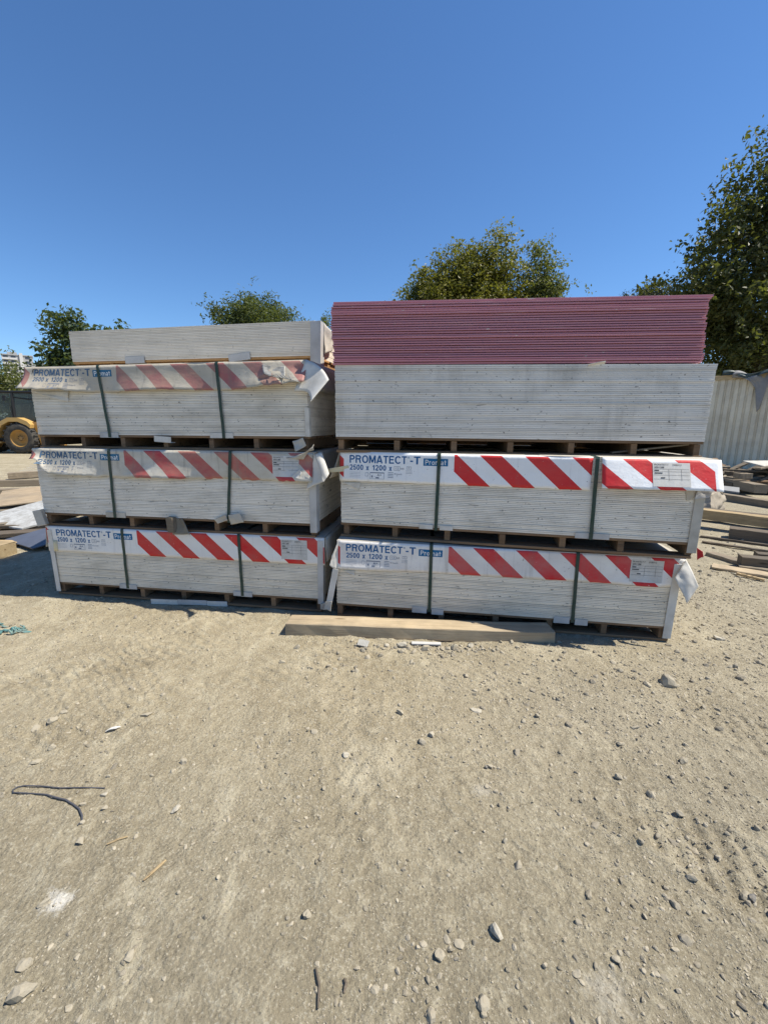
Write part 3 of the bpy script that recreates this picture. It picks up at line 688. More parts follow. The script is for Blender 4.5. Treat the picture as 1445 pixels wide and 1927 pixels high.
quad_sheet('inner_tab', (2.463, -.010, .495), (2.545, -.035, .490), (2.515, -.045, .437), (2.440, -.030, .418), 0.004, 0.003, M['card_blue'], cv2)
quad_sheet('inner_tab', (0.015, -.0045, .440), (0.165, -.0045, .440), (0.150, -.0045, .384), (0.06, -.0045, .42), 0.0, 0.002, M['card'], cv)
quad_sheet('tape', (-.09, -.030, .545), (0.07, -.012, .575), (0.078, -.011, .530), (-.085, -.028, .515), 0.004, 0.001, M['tape'], cv)
quad_sheet('tape', (-.01, -.014, .556), (0.055, -.0125, .560), (0.050, -.012, .478), (-.005, -.013, .470), 0.002, 0.001, M['tape'], cv)
strap(b, 0.753, 0.760, HP, zt, .008); strap(b, 1.843, 1.830, HP, zt, .006)
k = MB(); k.box(.625, .730, -.008, -.0042, HP-.012, HP+.024, .0008); k.box(.780, .880, -.008, -.0042, HP-.014, HP+.022, .0008); k.build('edge_protector', M['card'], b)
k = MB(); L_piece(k, 1.740, 1.965, HP-.014, HP+.028, y=-0.001); k.build('edge_protector', M['card_blue'], b)
guard(b, M['card_dust'], 'r', 2.508, zt-0.06, 0.045, w=0.070)
quad_sheet('torn_corner', (2.515, -.004, .085), (2.553, -.008, .060), (2.562, -.006, .027), (2.528, -.004, .000), 0.006, 0.003, plain_mat('red_card', (0.42, 0.02, 0.025), 0.6), b)

# ---- grey plasterboards on their own pallet, pink plasterboards on top (not strapped: every board is a thing)
loc, rot = place('G'); pal = empty('pallet', loc, rot)
tag(pal, 'long wooden pallet under the unstrapped grey plasterboards, on top of bright striped cover', 'pallet')
make_pallet(None, HP, 2.605, M['pallet'], stand_alone=pal)
ORD = ['lowest', 'second', 'third', 'fourth', 'fifth', 'sixth', 'seventh', 'eighth', 'ninth', 'tenth', 'eleventh', 'twelfth', 'thirteenth', 'fourteenth',
       'fifteenth', 'sixteenth', 'seventeenth', 'eighteenth', 'nineteenth', 'twentieth']
def world_of(n, p):
    l, r = place(n); from mathutils import Euler
    return Matrix.Translation(l) @ Euler(r).to_matrix().to_4x4() @ Matrix.Translation(p)
NG = 40; hG = 0.517/NG
meG = board_mesh('plasterboard', 2.606, 1.195, hG, M['gypsum'], 0.0011)
for i in range(NG):
    o = link('plasterboard', meG)
    o.matrix_world = world_of('G', (rnd.uniform(-.002, .002), rnd.uniform(-.0022, .0022)-(0.004 if rnd.random() < .22 and i > 8 else 0), HP+i*hG))
    lab = ('topmost grey plasterboard, directly under the pink boards' if i == NG-1 else
           'lowest grey plasterboard, lying directly on the pallet' if i == 0 else
           f'grey plasterboard, {ORD[i]} from the pallet in the right stack' if i < 20 else
           f'grey plasterboard, {ORD[NG-1-i]} below the lowest pink board' if NG-1-i > 0 and NG-1-i < 20 else 'grey plasterboard halfway up the right stack')
    lab = lab.replace('lowest below', 'first below')
    tag(o, lab, 'plasterboard', 'grey plasterboards stacked on the pallet')
NK = 27; hK = 0.432/NK
meK = board_mesh('pink_plasterboard', 2.530, 1.19, hK, M['pink'], 0.0046)
meT = board_mesh('pink_plasterboard', 2.542, 1.20, hK, M['pink'], 0.0030); meT.materials.append(M['pink_top_lit'])
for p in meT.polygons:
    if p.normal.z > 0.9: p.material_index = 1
for i in range(NK):
    t = i/(NK-1)
    wob = -0.016*math.exp(-((t-0.62)/0.22)**2)-0.005*math.exp(-((t-0.85)/0.08)**2)+rnd.uniform(-.006, .006)
    wy = rnd.uniform(-.0035, .0035)+(-0.006 if rnd.random() < .3 else 0)+0.004*math.sin(t*7)-0.010*(1-t)
    if i < 4: wy -= 0.006
    o = link('pink_plasterboard', meT if i == NK-1 else meK)
    o.matrix_world = world_of('K', (wob if i < NK-1 else 0.004, wy, i*hK)) @ Matrix.Rotation(rnd.uniform(-.0012, .0012), 4, 'Z')
    lab = ('topmost pink plasterboard, with sunlight coloured into its whitish upper face' if i == NK-1 else
           'lowest pink plasterboard, lying on the grey boards' if i == 0 else
           f'pink plasterboard, {ORD[i]} up from the grey boards' if i < 14 else f'pink plasterboard, {ORD[NK-1-i]} from the top of the stack')
    lab = lab.replace('second from the top', 'second from the top'); lab = lab.replace('lowest from', 'first from')
    if i >= 14 and i < NK-1: lab = f'pink plasterboard, {ORD[NK-1-i]} from the top of the stack'
    tag(o, lab, 'plasterboard', 'pink plasterboards stacked on the grey ones')
# torn paper between pink and grey boards, broken lath inside the pallet
k = quad_sheet('torn_paper', (0, 0, 0), (.115, 0, .022), (.12, .03, .004), (.01, .03, -.006), 0.006, 0.003, M['card'], None)
k.matrix_world = world_of('G', (1.765, -.030, HP+.512)); tag(k, 'crumpled strip of pale paper wedged between pink and grey boards', 'paper')
k = MB(); k.box(0, .52, 0, .05, 0, .012, .002); o = k.build('broken_lath', M['old']); o.matrix_world = world_of('G', (2.03, .06, .021)) @ Matrix.Rotation(-.13, 4, 'Y')
tag(o, 'grey splintered lath lying slanted inside the upper right pallet', 'lath')

# loose bits lodged in the left stack
k = MB(); L_piece(k, 0, .155, 0, .048, leg=.05, y=0.0); o = k.build('loose_protector', M['card']); o.matrix_world = world_of('L3', (1.165, -.018, .066)) @ Matrix.Rotation(.06, 4, 'Y')
tag(o, 'loose white edge protector hanging in front of pallet gap under third left bundle', 'edge protector')
def wedge(n, p, w, h, d, m, label, rot):
    k = MB(); k.box(-w/2, w/2, 0, d, 0, h, .003); o = k.build('wood_block', m); o.matrix_world = world_of(n, p) @ rot; return tag(o, label, 'wood block', 'wood blocks wedged in the left stack')
wedge('L2', (1.258, -.050, .000), .075, .128, .045, M['old'], 'tan wood block standing in front of gap between middle and lowest left bundles', Matrix.Rotation(-.05, 4, 'Y') @ Matrix.Rotation(-.25, 4, 'Z'))
wedge('L2', (0.016, -.055, .008), .070, .140, .05, M['card_dust'], 'whitish block sticking out at left end below the middle left bundle', Matrix.Rotation(-.22, 4, 'Y') @ Matrix.Rotation(.3, 4, 'Z'))
k = quad_sheet('torn_sack_paper', (0, 0, .12), (.06, .02, .11), (.15, -.03, -.012), (-.01, -.03, -.020), 0.03, 0.003, plain_mat('sack_paper', (.25, .21, .15), .9, .3, 20), None, 9)
k.matrix_world = world_of('L2', (1.285, -.020, .004)); tag(k, 'torn brown sack paper beside the wood block in left stack', 'paper')
k = quad_sheet('torn_wrapping', (0, 0, .06), (.09, -.01, .09), (.12, -.02, .03), (.03, -.02, -.02), 0.02, 0.002, M['card_dust'], None, 7)
k.matrix_world = world_of('L3', (2.37, -.015, .02)); tag(k, 'crumpled grey wrapping scrap at right end under third left bundle', 'wrapping')

# ------------------------------------------------------------------ timber and debris in front
def plank(name, label, cat, p0, p1, w, h, m, group=None, roll=0.0, ends=0.004):
    """beam from p0 to p1 (bottom centre line)"""
    p0, p1 = Vector(p0), Vector(p1); L = (p1-p0).length
    k = MB(); seg = 14; prof = [(-w/2, .0), (w/2, .0), (w/2, h), (-w/2, h)]; c = min(.005, h*.2)
    prof = [(-w/2+c, 0), (w/2-c, 0), (w/2, c), (w/2, h-c), (w/2-c, h), (-w/2+c, h), (-w/2, h-c), (-w/2, c)]
    vs = []; fs = []; n = 8; sd = rnd.random()*50
    for i in range(seg+1):
        x = L*i/seg; by = .006*math.sin(x*2+sd)*min(1, L); bz = .004*math.sin(x*3+sd*2)
        for j, (a, b) in enumerate(prof):
            e = (rnd.uniform(-ends, ends) if i in (0, seg) else 0)
            vs.append((x+e, a+by+rnd.uniform(-.0022, .0022), b+bz+rnd.uniform(-.0022, .0022)))
    for i in range(seg):
        for j in range(n): fs.append((i*n+j, i*n+(j+1) % n, (i+1)*n+(j+1) % n, (i+1)*n+j))
    fs += [tuple(range(n-1, -1, -1)), tuple(seg*n+j for j in range(n))]
    k.add(vs, fs); o = k.build(name, m)
    d = (p1-p0).normalized(); q = d.to_track_quat('X', 'Z')
    o.matrix_world = Matrix.Translation(p0) @ q.to_matrix().to_4x4() @ Matrix.Rotation(roll, 4, 'X')
    return tag(o, label, cat, group)
def panel(name, label, cat, pts, th, m, group=None):
    k = MB(); top = [Vector(p) for p in pts]; n = len(top)
    k.add([p+Vector((0, 0, th)) for p in top]+top, [tuple(range(n)), tuple(range(2*n-1, n-1, -1))]+[(i, i+n, (i+1) % n+n, (i+1) % n) for i in range(n)])
    return tag(k.build(name, m), label, cat, group)
G = lambda x, y, dz=0.0: (x, y, float(gz(x, y))+dz)

plank('timber_beam', 'long tan squared timber lying in front of right stack', 'timber', (-0.72, 2.955, gz(-.7, 2.95)-.004), (1.235, 2.870, gz(1.2, 2.87)-.006), 0.155, 0.096, M['timber'], ends=.012)
es = empty('edge_strip', G(-2.02, 3.415, .004), (0, 0, R(-4)))
tag(es, 'fallen white cardboard edge strip on dirt in front of left stack', 'strip')
for i, (a, b_, z) in enumerate(((0, .24, .0), (.243, .50, .003), (.503, .68, -.002))):
    k = MB(); k.box(a, b_, 0, .004, z, z+.045, .0008); k.box(a, b_, .0045, .05, z, z+.004, .0008); k.build('strip_piece', M['card'] if i != 1 else M['card_blue'], es)
k = MB(); k.box(0, .21, 0, .03, 0, .012, .002); tag(k.build('white_strip', M['card_blue'], None, G(.20, 2.755, .004), (0.1, 0, R(-3))), 'short white strip on ground tucked against the timber', 'strip')
k = MB()
for i in range(7): k.box(i*.011, i*.011+.0098, 0, .055, 0, .010, .001)
tag(k.build('corrugated_scrap', plain_mat('grey_scrap', (.36, .35, .32), .8, .2, 20), None, G(-.19, 2.735, .008), (.35, 0.1, R(-14))), 'ribbed grey scrap in front of the timber', 'scrap')
tag(quad_sheet('white_scrap', (0, 0, .01), (.05, .01, .02), (.055, .04, .006), (.005, .035, .004), .006, .003, M['card'], None), 'tiny white paper scrap on dirt at left of yard', 'scrap').location = G(-1.41, 1.86, .002)
tag(quad_sheet('white_scrap', (0, 0, .01), (.055, 0, .03), (.06, .03, .006), (.0, .03, .004), .008, .003, M['card'], None), 'white paper scrap in shade under the right stack, behind timber', 'scrap').location = G(-.28, 3.06, .004)

cord = [(-1.19, 1.52), (-1.29, 1.522), (-1.38, 1.52), (-1.46, 1.526), (-1.54, 1.53), (-1.565, 1.522), (-1.574, 1.508), (-1.560, 1.494), (-1.52, 1.49), (-1.46, 1.49), (-1.41, 1.483), (-1.36, 1.47), (-1.31, 1.456), (-1.265, 1.437), (-1.225, 1.415), (-1.195, 1.388), (-1.182, 1.370), (-1.185, 1.350)]
k = MB(); k.tube([G(x, y, .006) for x, y in cord], [.0024]*3+[.0027]*8+[.0036]*4+[.0036, .003, .0022], 8)
tag(k.build('cord', plain_mat('grey_cord', (.075, .075, .085), .6, .2, 30), smooth=True), 'bent dark grey cord lying on the dirt at left', 'cord')
def tangle(loc, n, r, m, name, label):
    k = MB(); rr = random.Random(5)
    for i in range(n):
        a = rr.uniform(0, 6.28); pts = []
        x, y = rr.uniform(-r, r)*1.3, rr.uniform(-r, r)*.5
        for j in range(6):
            pts.append((x, y, .008+rr.uniform(0, .03)*(1-abs(x)/(2*r)))); a += rr.uniform(-.9, .9); x += r*.35*math.cos(a); y += r*.2*math.sin(a)
        k.tube(pts, [.003, .007, .009, .008, .006, .003], 5)
    return tag(k.build(name, m, None, loc), label, 'twine', 'teal twine scraps')
teal = plain_mat('teal_twine', (.075, .20, .20), .7, .35, 30, dirt=(.30, .27, .20), dirt_amt=.6)
tangle(G(-2.80, 2.93), 14, .055, teal, 'twine_tangle', 'larger tangle of teal twine on the dirt in front of left stack')
tangle(G(-2.99, 3.01), 6, .035, teal, 'twine_tangle', 'small scrap of teal twine at left picture edge')
def twig(p, q, r, label, m='old'):
    p, q = Vector(p), Vector(q); mid = (p+q)/2+Vector((.006, .004, .003))
    k = MB(); k.tube([p, p.lerp(mid, .6), mid, mid.lerp(q, .5), q], [r*.7, r, r*.9, r, r*.6], 6); return tag(k.build('twig', M[m]), label, 'twig', 'twigs on the dirt')
twig(G(-.190, .905, .006), G(-.172, .825, .006), .0042, 'straight grey twig lying at bottom centre of yard', 'dark_wood')
twig(G(-.108, .885, .006), G(-.106, .855, .006), .0045, 'short dark twig stub to the right of the straight grey twig', 'dark_wood')
twig(G(-.775, 1.215, .006), G(-.815, 1.145, .006), .005, 'pale stick on dirt beside the white powder', 'tan_wood')
twig(G(-1.02, 1.27, .006), G(-.96, 1.30, .006), .004, 'thin pale splinter at edge of the white powder spill', 'tan_wood')

# ------------------------------------------------------------------ stones and gravel
def rock_base(sub, seed, amp=0.35, flat=0.65):
    bm = bmesh.new(); bmesh.ops.create_icosphere(bm, subdivisions=sub, radius=1.0)
    r = random.Random(seed); V = np.array([v.co[:] for v in bm.verts]); F = np.array([[v.index for v in f.verts] for f in bm.faces]); bm.free()
    for _ in range(13):                                 # cut with random planes for facets
        n = np.array([r.gauss(0, 1) for _ in range(3)]); n /= np.linalg.norm(n); d = r.uniform(.42, .80)
        k = V @ n; o = k > d; V[o] -= np.outer((k[o]-d)*.92, n)
    V *= np.array([r.uniform(.8, 1.35), r.uniform(.65, 1.0), r.uniform(.4, .75)*flat/.65])
    V += np.array([[r.gauss(0, .025*amp/.35) for _ in range(3)] for _ in range(len(V))])
    return V, F
def stone_mat(name, a, b):
    t = NT(name, .9, .2); p = t.pos()
    ri = t.n('NewGeometry', 8)
    c = t.mix(ri, a, b); c = t.mix(t.math('MULTIPLY', t.ramp(t.noise(p, 90, 5, .7), .4, .65), .55), c, (.34, .29, .205))
    c = t.mix(t.math('MULTIPLY', t.ramp(t.noise(p, 240, 3, .6), .6, .75), .5), c, (.13, .12, .10))
    t.color(c); t.bump(t.noise(p, 190, 4, .7), .5, .004); return t.m
M['stone'] = stone_mat('stone', (.21, .185, .145), (.36, .32, .245)); M['pebble'] = stone_mat('pebble', (.15, .132, .10), (.44, .39, .30))
M['stone_white'] = stone_mat('white_stone', (.42, .385, .315), (.42, .385, .315)); M['stone_dark'] = stone_mat('dark_stone', (.15, .145, .14), (.15, .145, .14))
def stone(x, y, sx, sy, sz, rz, label, m='stone', seed=1):
    V, F = rock_base(2, seed, .5); V = V/np.abs(V).max(0)*np.array([sx, sy, sz])*.88
    me = np_mesh('stone', V, F, M[m]); o = link('stone', me, None, G(x, y, sz*.36), (rnd.uniform(-.15, .15), rnd.uniform(-.15, .15), rz))
    return tag(o, label, 'stone', 'loose stones on the dirt')
ST = [(1.75, 2.33, .062, .050, .050, -.5, 'largest angular grey stone, on dirt in front of right stack corner', 'stone'),
 (.345, 1.00, .019, .034, .028, .25, 'tall pale oblong stone with dark shadow at lower right centre', 'stone_white'),
 (.19, 1.79, .026, .020, .020, -.5, 'grey stone just left below a whiter stone, middle of yard', 'stone'),
 (.24, 1.84, .018, .022, .016, .2, 'whitish upright stone beside a grey one, middle of yard', 'stone_white'),
 (.51, 2.04, .034, .026, .008, .1, 'flat whitish stone sunk in the dirt below the timber', 'stone_white'),
 (-.24, 1.04, .017, .016, .016, .3, 'square grey stone alone at lower centre', 'stone'),
 (.83, 2.00, .022, .017, .016, .8, 'small dark sided stone right of the flat whitish stone', 'stone'),
 (.225, .97, .022, .020, .005, .6, 'flat round stone left of the tall pale oblong stone', 'stone'),
 (.195, .985, .012, .018, .006, .2, 'narrow flat stone touching the flat round stone', 'stone'),
 (.165, .94, .020, .017, .012, -.7, 'pointed grey stone below the flat round stone', 'stone'),
 (-.985, .85, .046, .026, .034, .28, 'big grey stone at bottom left corner of yard', 'stone'),
 (-1.03, .915, .026, .020, .016, .3, 'pale lumpy stone just above the big bottom left stone', 'stone'),
 (-1.59, 1.745, .022, .016, .016, .4, 'dark faced stone above the bent cord', 'stone'),
 (-1.735, 1.94, .030, .022, .018, .6, 'wedge shaped tan stone at left side of yard', 'stone'),
 (-1.72, 2.00, .022, .016, .012, .3, 'small round tan stone beyond the wedge shaped one', 'stone'),
 (-1.60, 1.66, .030, .016, .012, .5, 'thin slanted stone between cord and dark faced stone', 'stone'),
 (-.92, 1.66, .018, .015, .017, .2, 'dark sided stone alone at left centre', 'stone'),
 (-1.27, 1.99, .036, .018, .010, .35, 'long low grey stone at left centre of yard', 'stone'),
 (-.18, 1.69, .022, .018, .015, 0, 'triangular pale stone in middle of yard', 'stone_white'),
 (.49, 1.65, .018, .015, .015, 0, 'pale stone with dark twin at right centre', 'stone'),
 (.47, 1.645, .010, .009, .009, 0, 'small dark twin against a pale stone at right centre', 'stone_dark'),
 (-.84, 1.42, .018, .026, .012, -.5, 'leaning pale stone right of the bent cord', 'stone_white'),
 (1.24, 1.12, .016, .014, .015, .4, 'black stone at right edge near the bottom', 'stone_dark'),
 (1.20, 1.42, .020, .014, .014, -.6, 'grey stone among gravel at right edge', 'stone'),
 (-.67, 2.53, .028, .020, .020, .3, 'grey stone in a row left below the timber end', 'stone'),
 (1.05, 1.60, .022, .016, .016, -.7, 'grey stone amid tyre marks at right', 'stone'),
 (-1.10, 1.075, .020, .011, .011, .7, 'brick shaped tan stone at lower left', 'stone'),
 (-1.13, 1.29, .018, .016, .014, .2, 'rounded stone pair below the cord', 'stone'),
 (-1.175, 1.49, .018, .014, .014, .5, 'white stone touching the cord upper end', 'stone_white'),
 (-1.225, 1.44, .020, .013, .012, .4, 'tan stone lying on the lower bend of cord', 'stone'),
 (-1.13, 1.43, .015, .014, .012, .4, 'round tan stone right of the cord', 'stone'),
 (.29, 2.71, .045, .032, .032, .3, 'grey broken stone nearest the white strip by timber', 'stone'),
 (.13, 2.73, .048, .030, .028, -.2, 'pale broken stone left of the white strip by timber', 'stone_white'),
 (.02, 2.75, .032, .022, .026, .5, 'leftmost pale stone of the row along timber', 'stone_white'),
 (.50, 2.72, .038, .026, .032, .5, 'upright stone right of the white strip by timber', 'stone'),
 (.62, 2.75, .028, .020, .022, .1, 'small pale stone at right of the row along timber', 'stone_white'),
 (2.53, 2.90, .050, .036, .018, -.2, 'flat pale stone right of right stack', 'stone_white'),
 (.09, 1.99, .024, .016, .018, -.3, 'dark stone cluster head in centre of yard', 'stone'),
 (.55, .90, .016, .013, .012, .6, 'pale pebble sized stone at lower right', 'stone'),
 (.68, .935, .015, .011, .010, -.4, 'oval grey stone among gravel at lower right', 'stone')]
for i, q in enumerate(ST): stone(*q, seed=100+i)

def scatter(name, label, n, smin, smax, sub, dens, region, m, power=2.2, sink=.5):
    bases = [rock_base(sub, 300+k+sub*50) for k in range(8)]
    x0, x1, y0, y1 = region
    P = []
    while len(P) < n:
        y = math.sqrt(rng.random())*(y1-y0)+y0 if False else y0+(y1-y0)*rng.random(); x = x0+(x1-x0)*rng.random()
        if abs(x) > 1.05*(y+.25)+.1: continue
        if rng.random() < dens(x, y): P.append((x, y))
    P = np.array(P); Z = gz(P[:, 0], P[:, 1])
    S = smin+(smax-smin)*rng.random(n)**power
    VV = []; FF = []; off = 0
    for i in range(n):
        V, F = bases[i % 8]; a = rng.random()*6.283; ca, sa = math.cos(a), math.sin(a)
        tl = rng.normal(0, .35, 2)
        Rm = np.array([[ca, -sa, 0], [sa, ca, 0], [0, 0, 1]]) @ np.array([[1, 0, tl[0]], [0, 1, tl[1]], [-tl[0], -tl[1], 1]])
        W_ = (V @ Rm.T)*S[i]*.5; W_ = W_+np.array([P[i, 0], P[i, 1], Z[i]+S[i]*.5*(.5-sink)])
        VV.append(W_); FF.append(F+off); off += len(V)
    return tag(link(name, np_mesh(name, np.vstack(VV), np.vstack(FF), m)), label, kind='stuff')
def sstep(a, b, x): t = min(1, max(0, (x-a)/(b-a))); return t*t*(3-2*t)
def dens(x, y):
    d = .32+.55*sstep(-.3, 1.3, x)*sstep(3.2, 1.2, y)+.25*sstep(1.3, .8, y)*sstep(-.6, .2, x)
    d += .9*math.exp(-((x-2.55)**2/.28+(y-3.3)**2/1.2))+.6*math.exp(-((x-1.4)**2/.7+(y-2.35)**2/.12))+.6*math.exp(-((x-.35)**2/.5+(y-2.72)**2/.006))
    d += .4*math.exp(-((x-3.2)**2/1.2+(y-3.6)**2/1.0))
    cl = float(vnoise(x*2.3+5, y*2.3, 21))+.5; return min(1, d*(.25+1.5*cl*cl+.2*cl))
scatter('gravel', 'fine grit scattered over the dirt yard', 46000, .003, .010, 1, dens, (-2.6, 2.8, .6, 2.7), M['pebble'])
scatter('gravel', 'pebbles scattered over the dirt yard', 14500, .007, .026, 2, dens, (-4, 4.4, .6, 4.6), M['pebble'], 2.6)
scatter('gravel', 'broken stones strewn beside the right stack', 1300, .022, .060, 2, lambda x, y: dens(x, y)*(.25+1.0*sstep(.3, 2.0, x)*sstep(1.6, 2.4, y)), (-4, 5.5, .8, 6.5), M['stone'], 2.2)

scatter('gravel', 'broken stones along the front of the timber', 260, .016, .055, 2, lambda x, y: (.2+.8*math.exp(-(x-.35)**2/.12))*math.exp(-((y-2.72)/.06)**2)*sstep(-.4, 0, x)+.15*math.exp(-((y-2.5)/.2)**2), (-.5, 1.6, 2.3, 2.85), M['stone'], 2.0)
# ------------------------------------------------------------------ plank heaps
gl = 'planks in the heap left of the stacks'
plank('wood_offcut', 'short dark wood offcut lying farthest back in left heap', 'offcut', G(-10.3, 11.5, .02), G(-9.7, 11.9, .02), .28, .16, M['old'], gl)
plank('beam', 'long pale beam at the back of left heap', 'beam', G(-9.9, 8.7, .12), G(-7.4, 10.4, .05), .18, .15, M['old'], gl)
plank('beam', 'second long pale beam, in front of the back one in left heap', 'beam', G(-8.7, 7.5, .10), G(-6.2, 9.1, .06), .20, .17, M['old'], gl)
plank('beam', 'dark crosswise beam underneath pale plywood in left heap', 'beam', G(-8.2, 6.9, .02), G(-6.2, 7.9, .02), .18, .14, M['dark_wood'], gl)
panel('plywood_sheet', 'tan plywood sheet lying on left heap, lit by sun', 'plywood', [(-7.55, 8.25, .22), (-6.5, 6.85, .16), (-5.35, 7.35, .24), (-5.9, 8.9, .34)], .018, M['ply'], gl)
panel('painted_board', 'white painted panel tilted on top of left heap', 'panel', [(-6.25, 6.15, .08), (-5.1, 5.75, .06), (-4.15, 6.35, .30), (-5.4, 7.2, .34)], .022, plain_mat('flaky_white_paint', (.45, .45, .43), .6, .25, 16, dirt=(.20, .18, .15), dirt_amt=.75), gl)
panel('dark_sheet', 'dark blue grey sheet leaning in shade of left stack', 'sheet', [(-5.0, 5.35, .02), (-4.30, 4.95, .02), (-3.7, 5.2, .20), (-4.1, 5.9, .26)], .012, plain_mat('dark_sheet', (.09, .10, .13), .5), gl)
plank('plank', 'weathered plank under the white panel in left heap', 'plank', G(-6.6, 5.9, .03), G(-4.3, 6.0, .10), .24, .05, M['dark_wood'], gl)
plank('plank', 'dark long plank in shade below the white panel', 'plank', G(-6.2, 5.4, .02), G(-3.6, 5.75, .10), .22, .05, M['dark_wood'], gl)
plank('beam', 'sawn beam end sticking out at front of left heap', 'beam', G(-5.9, 4.9, .0), G(-4.45, 4.78, .0), .22, .16, M['tan_wood'], gl)
plank('plank', 'thin lath half buried at front of left heap', 'plank', G(-6.4, 5.2, .02), G(-4.7, 5.25, .02), .12, .04, M['tan_wood'], gl)
plank('plank', 'grey plank crossing under the tan plywood', 'plank', G(-7.6, 6.5, .02), G(-5.6, 7.0, .06), .2, .05, M['old'], gl)

for i in range(8):
    x, y = rnd.uniform(-7.6, -5.0), rnd.uniform(5.4, 7.4); a = rnd.uniform(-.25, .7); L = rnd.uniform(.7, 1.6)
    plank('plank', 'dark weathered plank lying under the panels of left heap', 'plank', (x-L/2*math.cos(a), y-L/2*math.sin(a), rnd.uniform(0, .06)), (x+L/2*math.cos(a), y+L/2*math.sin(a), rnd.uniform(.02, .12)), rnd.uniform(.10, .2), rnd.uniform(.03, .06), M[rnd.choice(['dark_wood', 'old', 'dark_wood'])], gl)

gr = 'planks in the heaps right of the stacks'
plank('board_offcut', 'brown board leaning diagonally at left end of right back heap', 'board', (9.03, 11.6, .62), (9.22, 11.2, .20), .22, .04, M['pallet'], gr)
plank('plank', 'thin pale lath sloping up on right back heap', 'plank', (8.75, 11.0, .20), (9.55, 11.1, .54), .14, .05, M['old'], gr)
plank('plank', 'second sloping lath resting below the pale one', 'plank', (8.80, 10.7, .14), (9.70, 10.9, .46), .14, .05, M['dark_wood'], gr)
panel('painted_board', 'flaking white panel lying on top of right back heap', 'panel', [(8.95, 10.55, .64), (9.15, 9.95, .52), (10.9, 10.1, .34), (10.9, 11.2, .60)], .025, plain_mat('old_white_panel', (.48, .46, .41), .7, .2, 10, dirt=(.3, .27, .22), dirt_amt=.6), gr)
plank('wood_block', 'sawn wood block resting on dark planks of right heap', 'wood block', (8.36, 9.95, .30), (8.66, 9.95, .30), .2, .12, M['old'], gr)
for i, (a, b_, m_, l_) in enumerate([((8.62, 10.5, .30), (11.5, 10.7, .30), 'dark_wood', 'topmost dark long plank of right back heap'), ((8.50, 10.3, .19), (11.2, 10.3, .22), 'old', 'grey long plank under topmost dark one in right back heap'),
    ((8.40, 10.2, .08), (11.0, 9.9, .10), 'dark_wood', 'lowest dark long plank of right back heap'), ((8.7, 11.4, .06), (12.0, 11.6, .10), 'dark_wood', 'rearmost dark plank of right back heap, by the fence'), ((8.45, 10.0, .0), (10.6, 9.5, .02), 'dark_wood', 'dark plank at ground level in front of right back heap')]):
    plank('plank', l_, 'plank', a, b_, .26, .09, M[m_], gr)
hr = random.Random(4)
for i in range(22):
    x, y = hr.uniform(8.35, 9.9), hr.uniform(9.9, 11.6); a = hr.uniform(-.8, .55); L = hr.uniform(.5, 1.7); z = hr.uniform(.0, .50); dz = hr.uniform(-.30, .30)
    mk = hr.choice(['dark_wood', 'old', 'pallet', 'dark_wood']); tone = {'dark_wood': 'dark', 'old': 'grey brown', 'pallet': 'reddish brown'}[mk]
    plank('plank', f'{tone} {"short" if L < 1 else "long"} plank tangled {"low" if z < .25 else "high"} in the right back heap', 'plank', (x, y, z), (x+L*math.cos(a), y+L*math.sin(a), max(0, z+dz)), hr.uniform(.08, .18), hr.uniform(.03, .07), M[mk], gr, hr.uniform(-.4, .4))
plank('beam', 'thick beam with sunlit top and sawn end in right heap', 'beam', (8.72, 10.9, .05), (8.36, 9.25, .05), .26, .19, M['old'], gr)
plank('beam', 'long beam across the dirt below right back heap', 'beam', G(7.3, 9.5, .0), G(7.7, 8.1, .0), .20, .14, M['old'], gr)
panel('grey_sheet', 'grey weathered board sticking out past the bright cover', 'sheet', [(7.70, 9.75, .14), (7.42, 9.40, .10), (7.70, 9.02, .08), (8.05, 9.45, .12)], .03, plain_mat('grey_sheet', (.26, .26, .255), .7, .2, 12), gr)
plank('beam', 'long dark beam, farther of the pair right of stack', 'beam', G(5.3, 7.1, .06), G(6.6, 5.7, .04), .18, .16, M['dark_wood'], gr)
plank('beam', 'long tan beam, nearer of the pair right of stack', 'beam', G(5.0, 6.5, .14), G(5.95, 5.5, .14), .17, .15, M['tan_wood'], gr)
plank('beam', 'dark beam carrying the tan beam right of stack', 'beam', G(4.95, 5.85, .0), G(5.9, 5.05, .0), .20, .15, M['dark_wood'], gr)
plank('lath', 'thin dark lath flat on dirt, farther one', 'lath', G(4.55, 5.85, .0), G(5.5, 5.0, .0), .05, .03, M['dark_wood'], gr)
plank('lath', 'thin dark lath flat on dirt, nearer one', 'lath', G(4.35, 5.55, .0), G(5.3, 4.75, .0), .05, .025, M['dark_wood'], gr)
plank('wood_offcut', 'short pale offcut alone on rubble right of stack', 'offcut', G(4.02, 4.98, .0), G(4.12, 4.58, .0), .13, .05, M['old'], gr)
plank('beam', 'dark weathered beam at right edge above pale boards', 'beam', G(4.02, 4.55, .01), G(5.0, 4.15, .01), .14, .13, M['dark_wood'], gr)
plank('beam', 'second dark beam behind the one at right edge', 'beam', G(4.35, 4.72, .01), G(5.2, 4.4, .01), .12, .11, M['dark_wood'], gr)
plank('board_offcut', 'pale flat board on dirt near right edge', 'board', G(3.72, 4.55, .01), G(4.35, 4.02, .01), .17, .025, M['timber'], gr)
plank('board_offcut', 'narrow pale board beside the dark beam at right edge', 'board', G(3.98, 4.50, .01), G(4.75, 4.0, .01), .08, .03, M['old'], gr)
plank('stick', 'small tan stick lying below the pale flat board', 'stick', G(3.76, 4.26, .01), G(3.90, 4.08, .01), .03, .025, M['tan_wood'], gr)
plank('board_offcut', 'broken pale board end at right picture edge', 'board', G(4.05, 4.05, .03), G(4.6, 4.05, .03), .10, .03, M['timber'], gr)
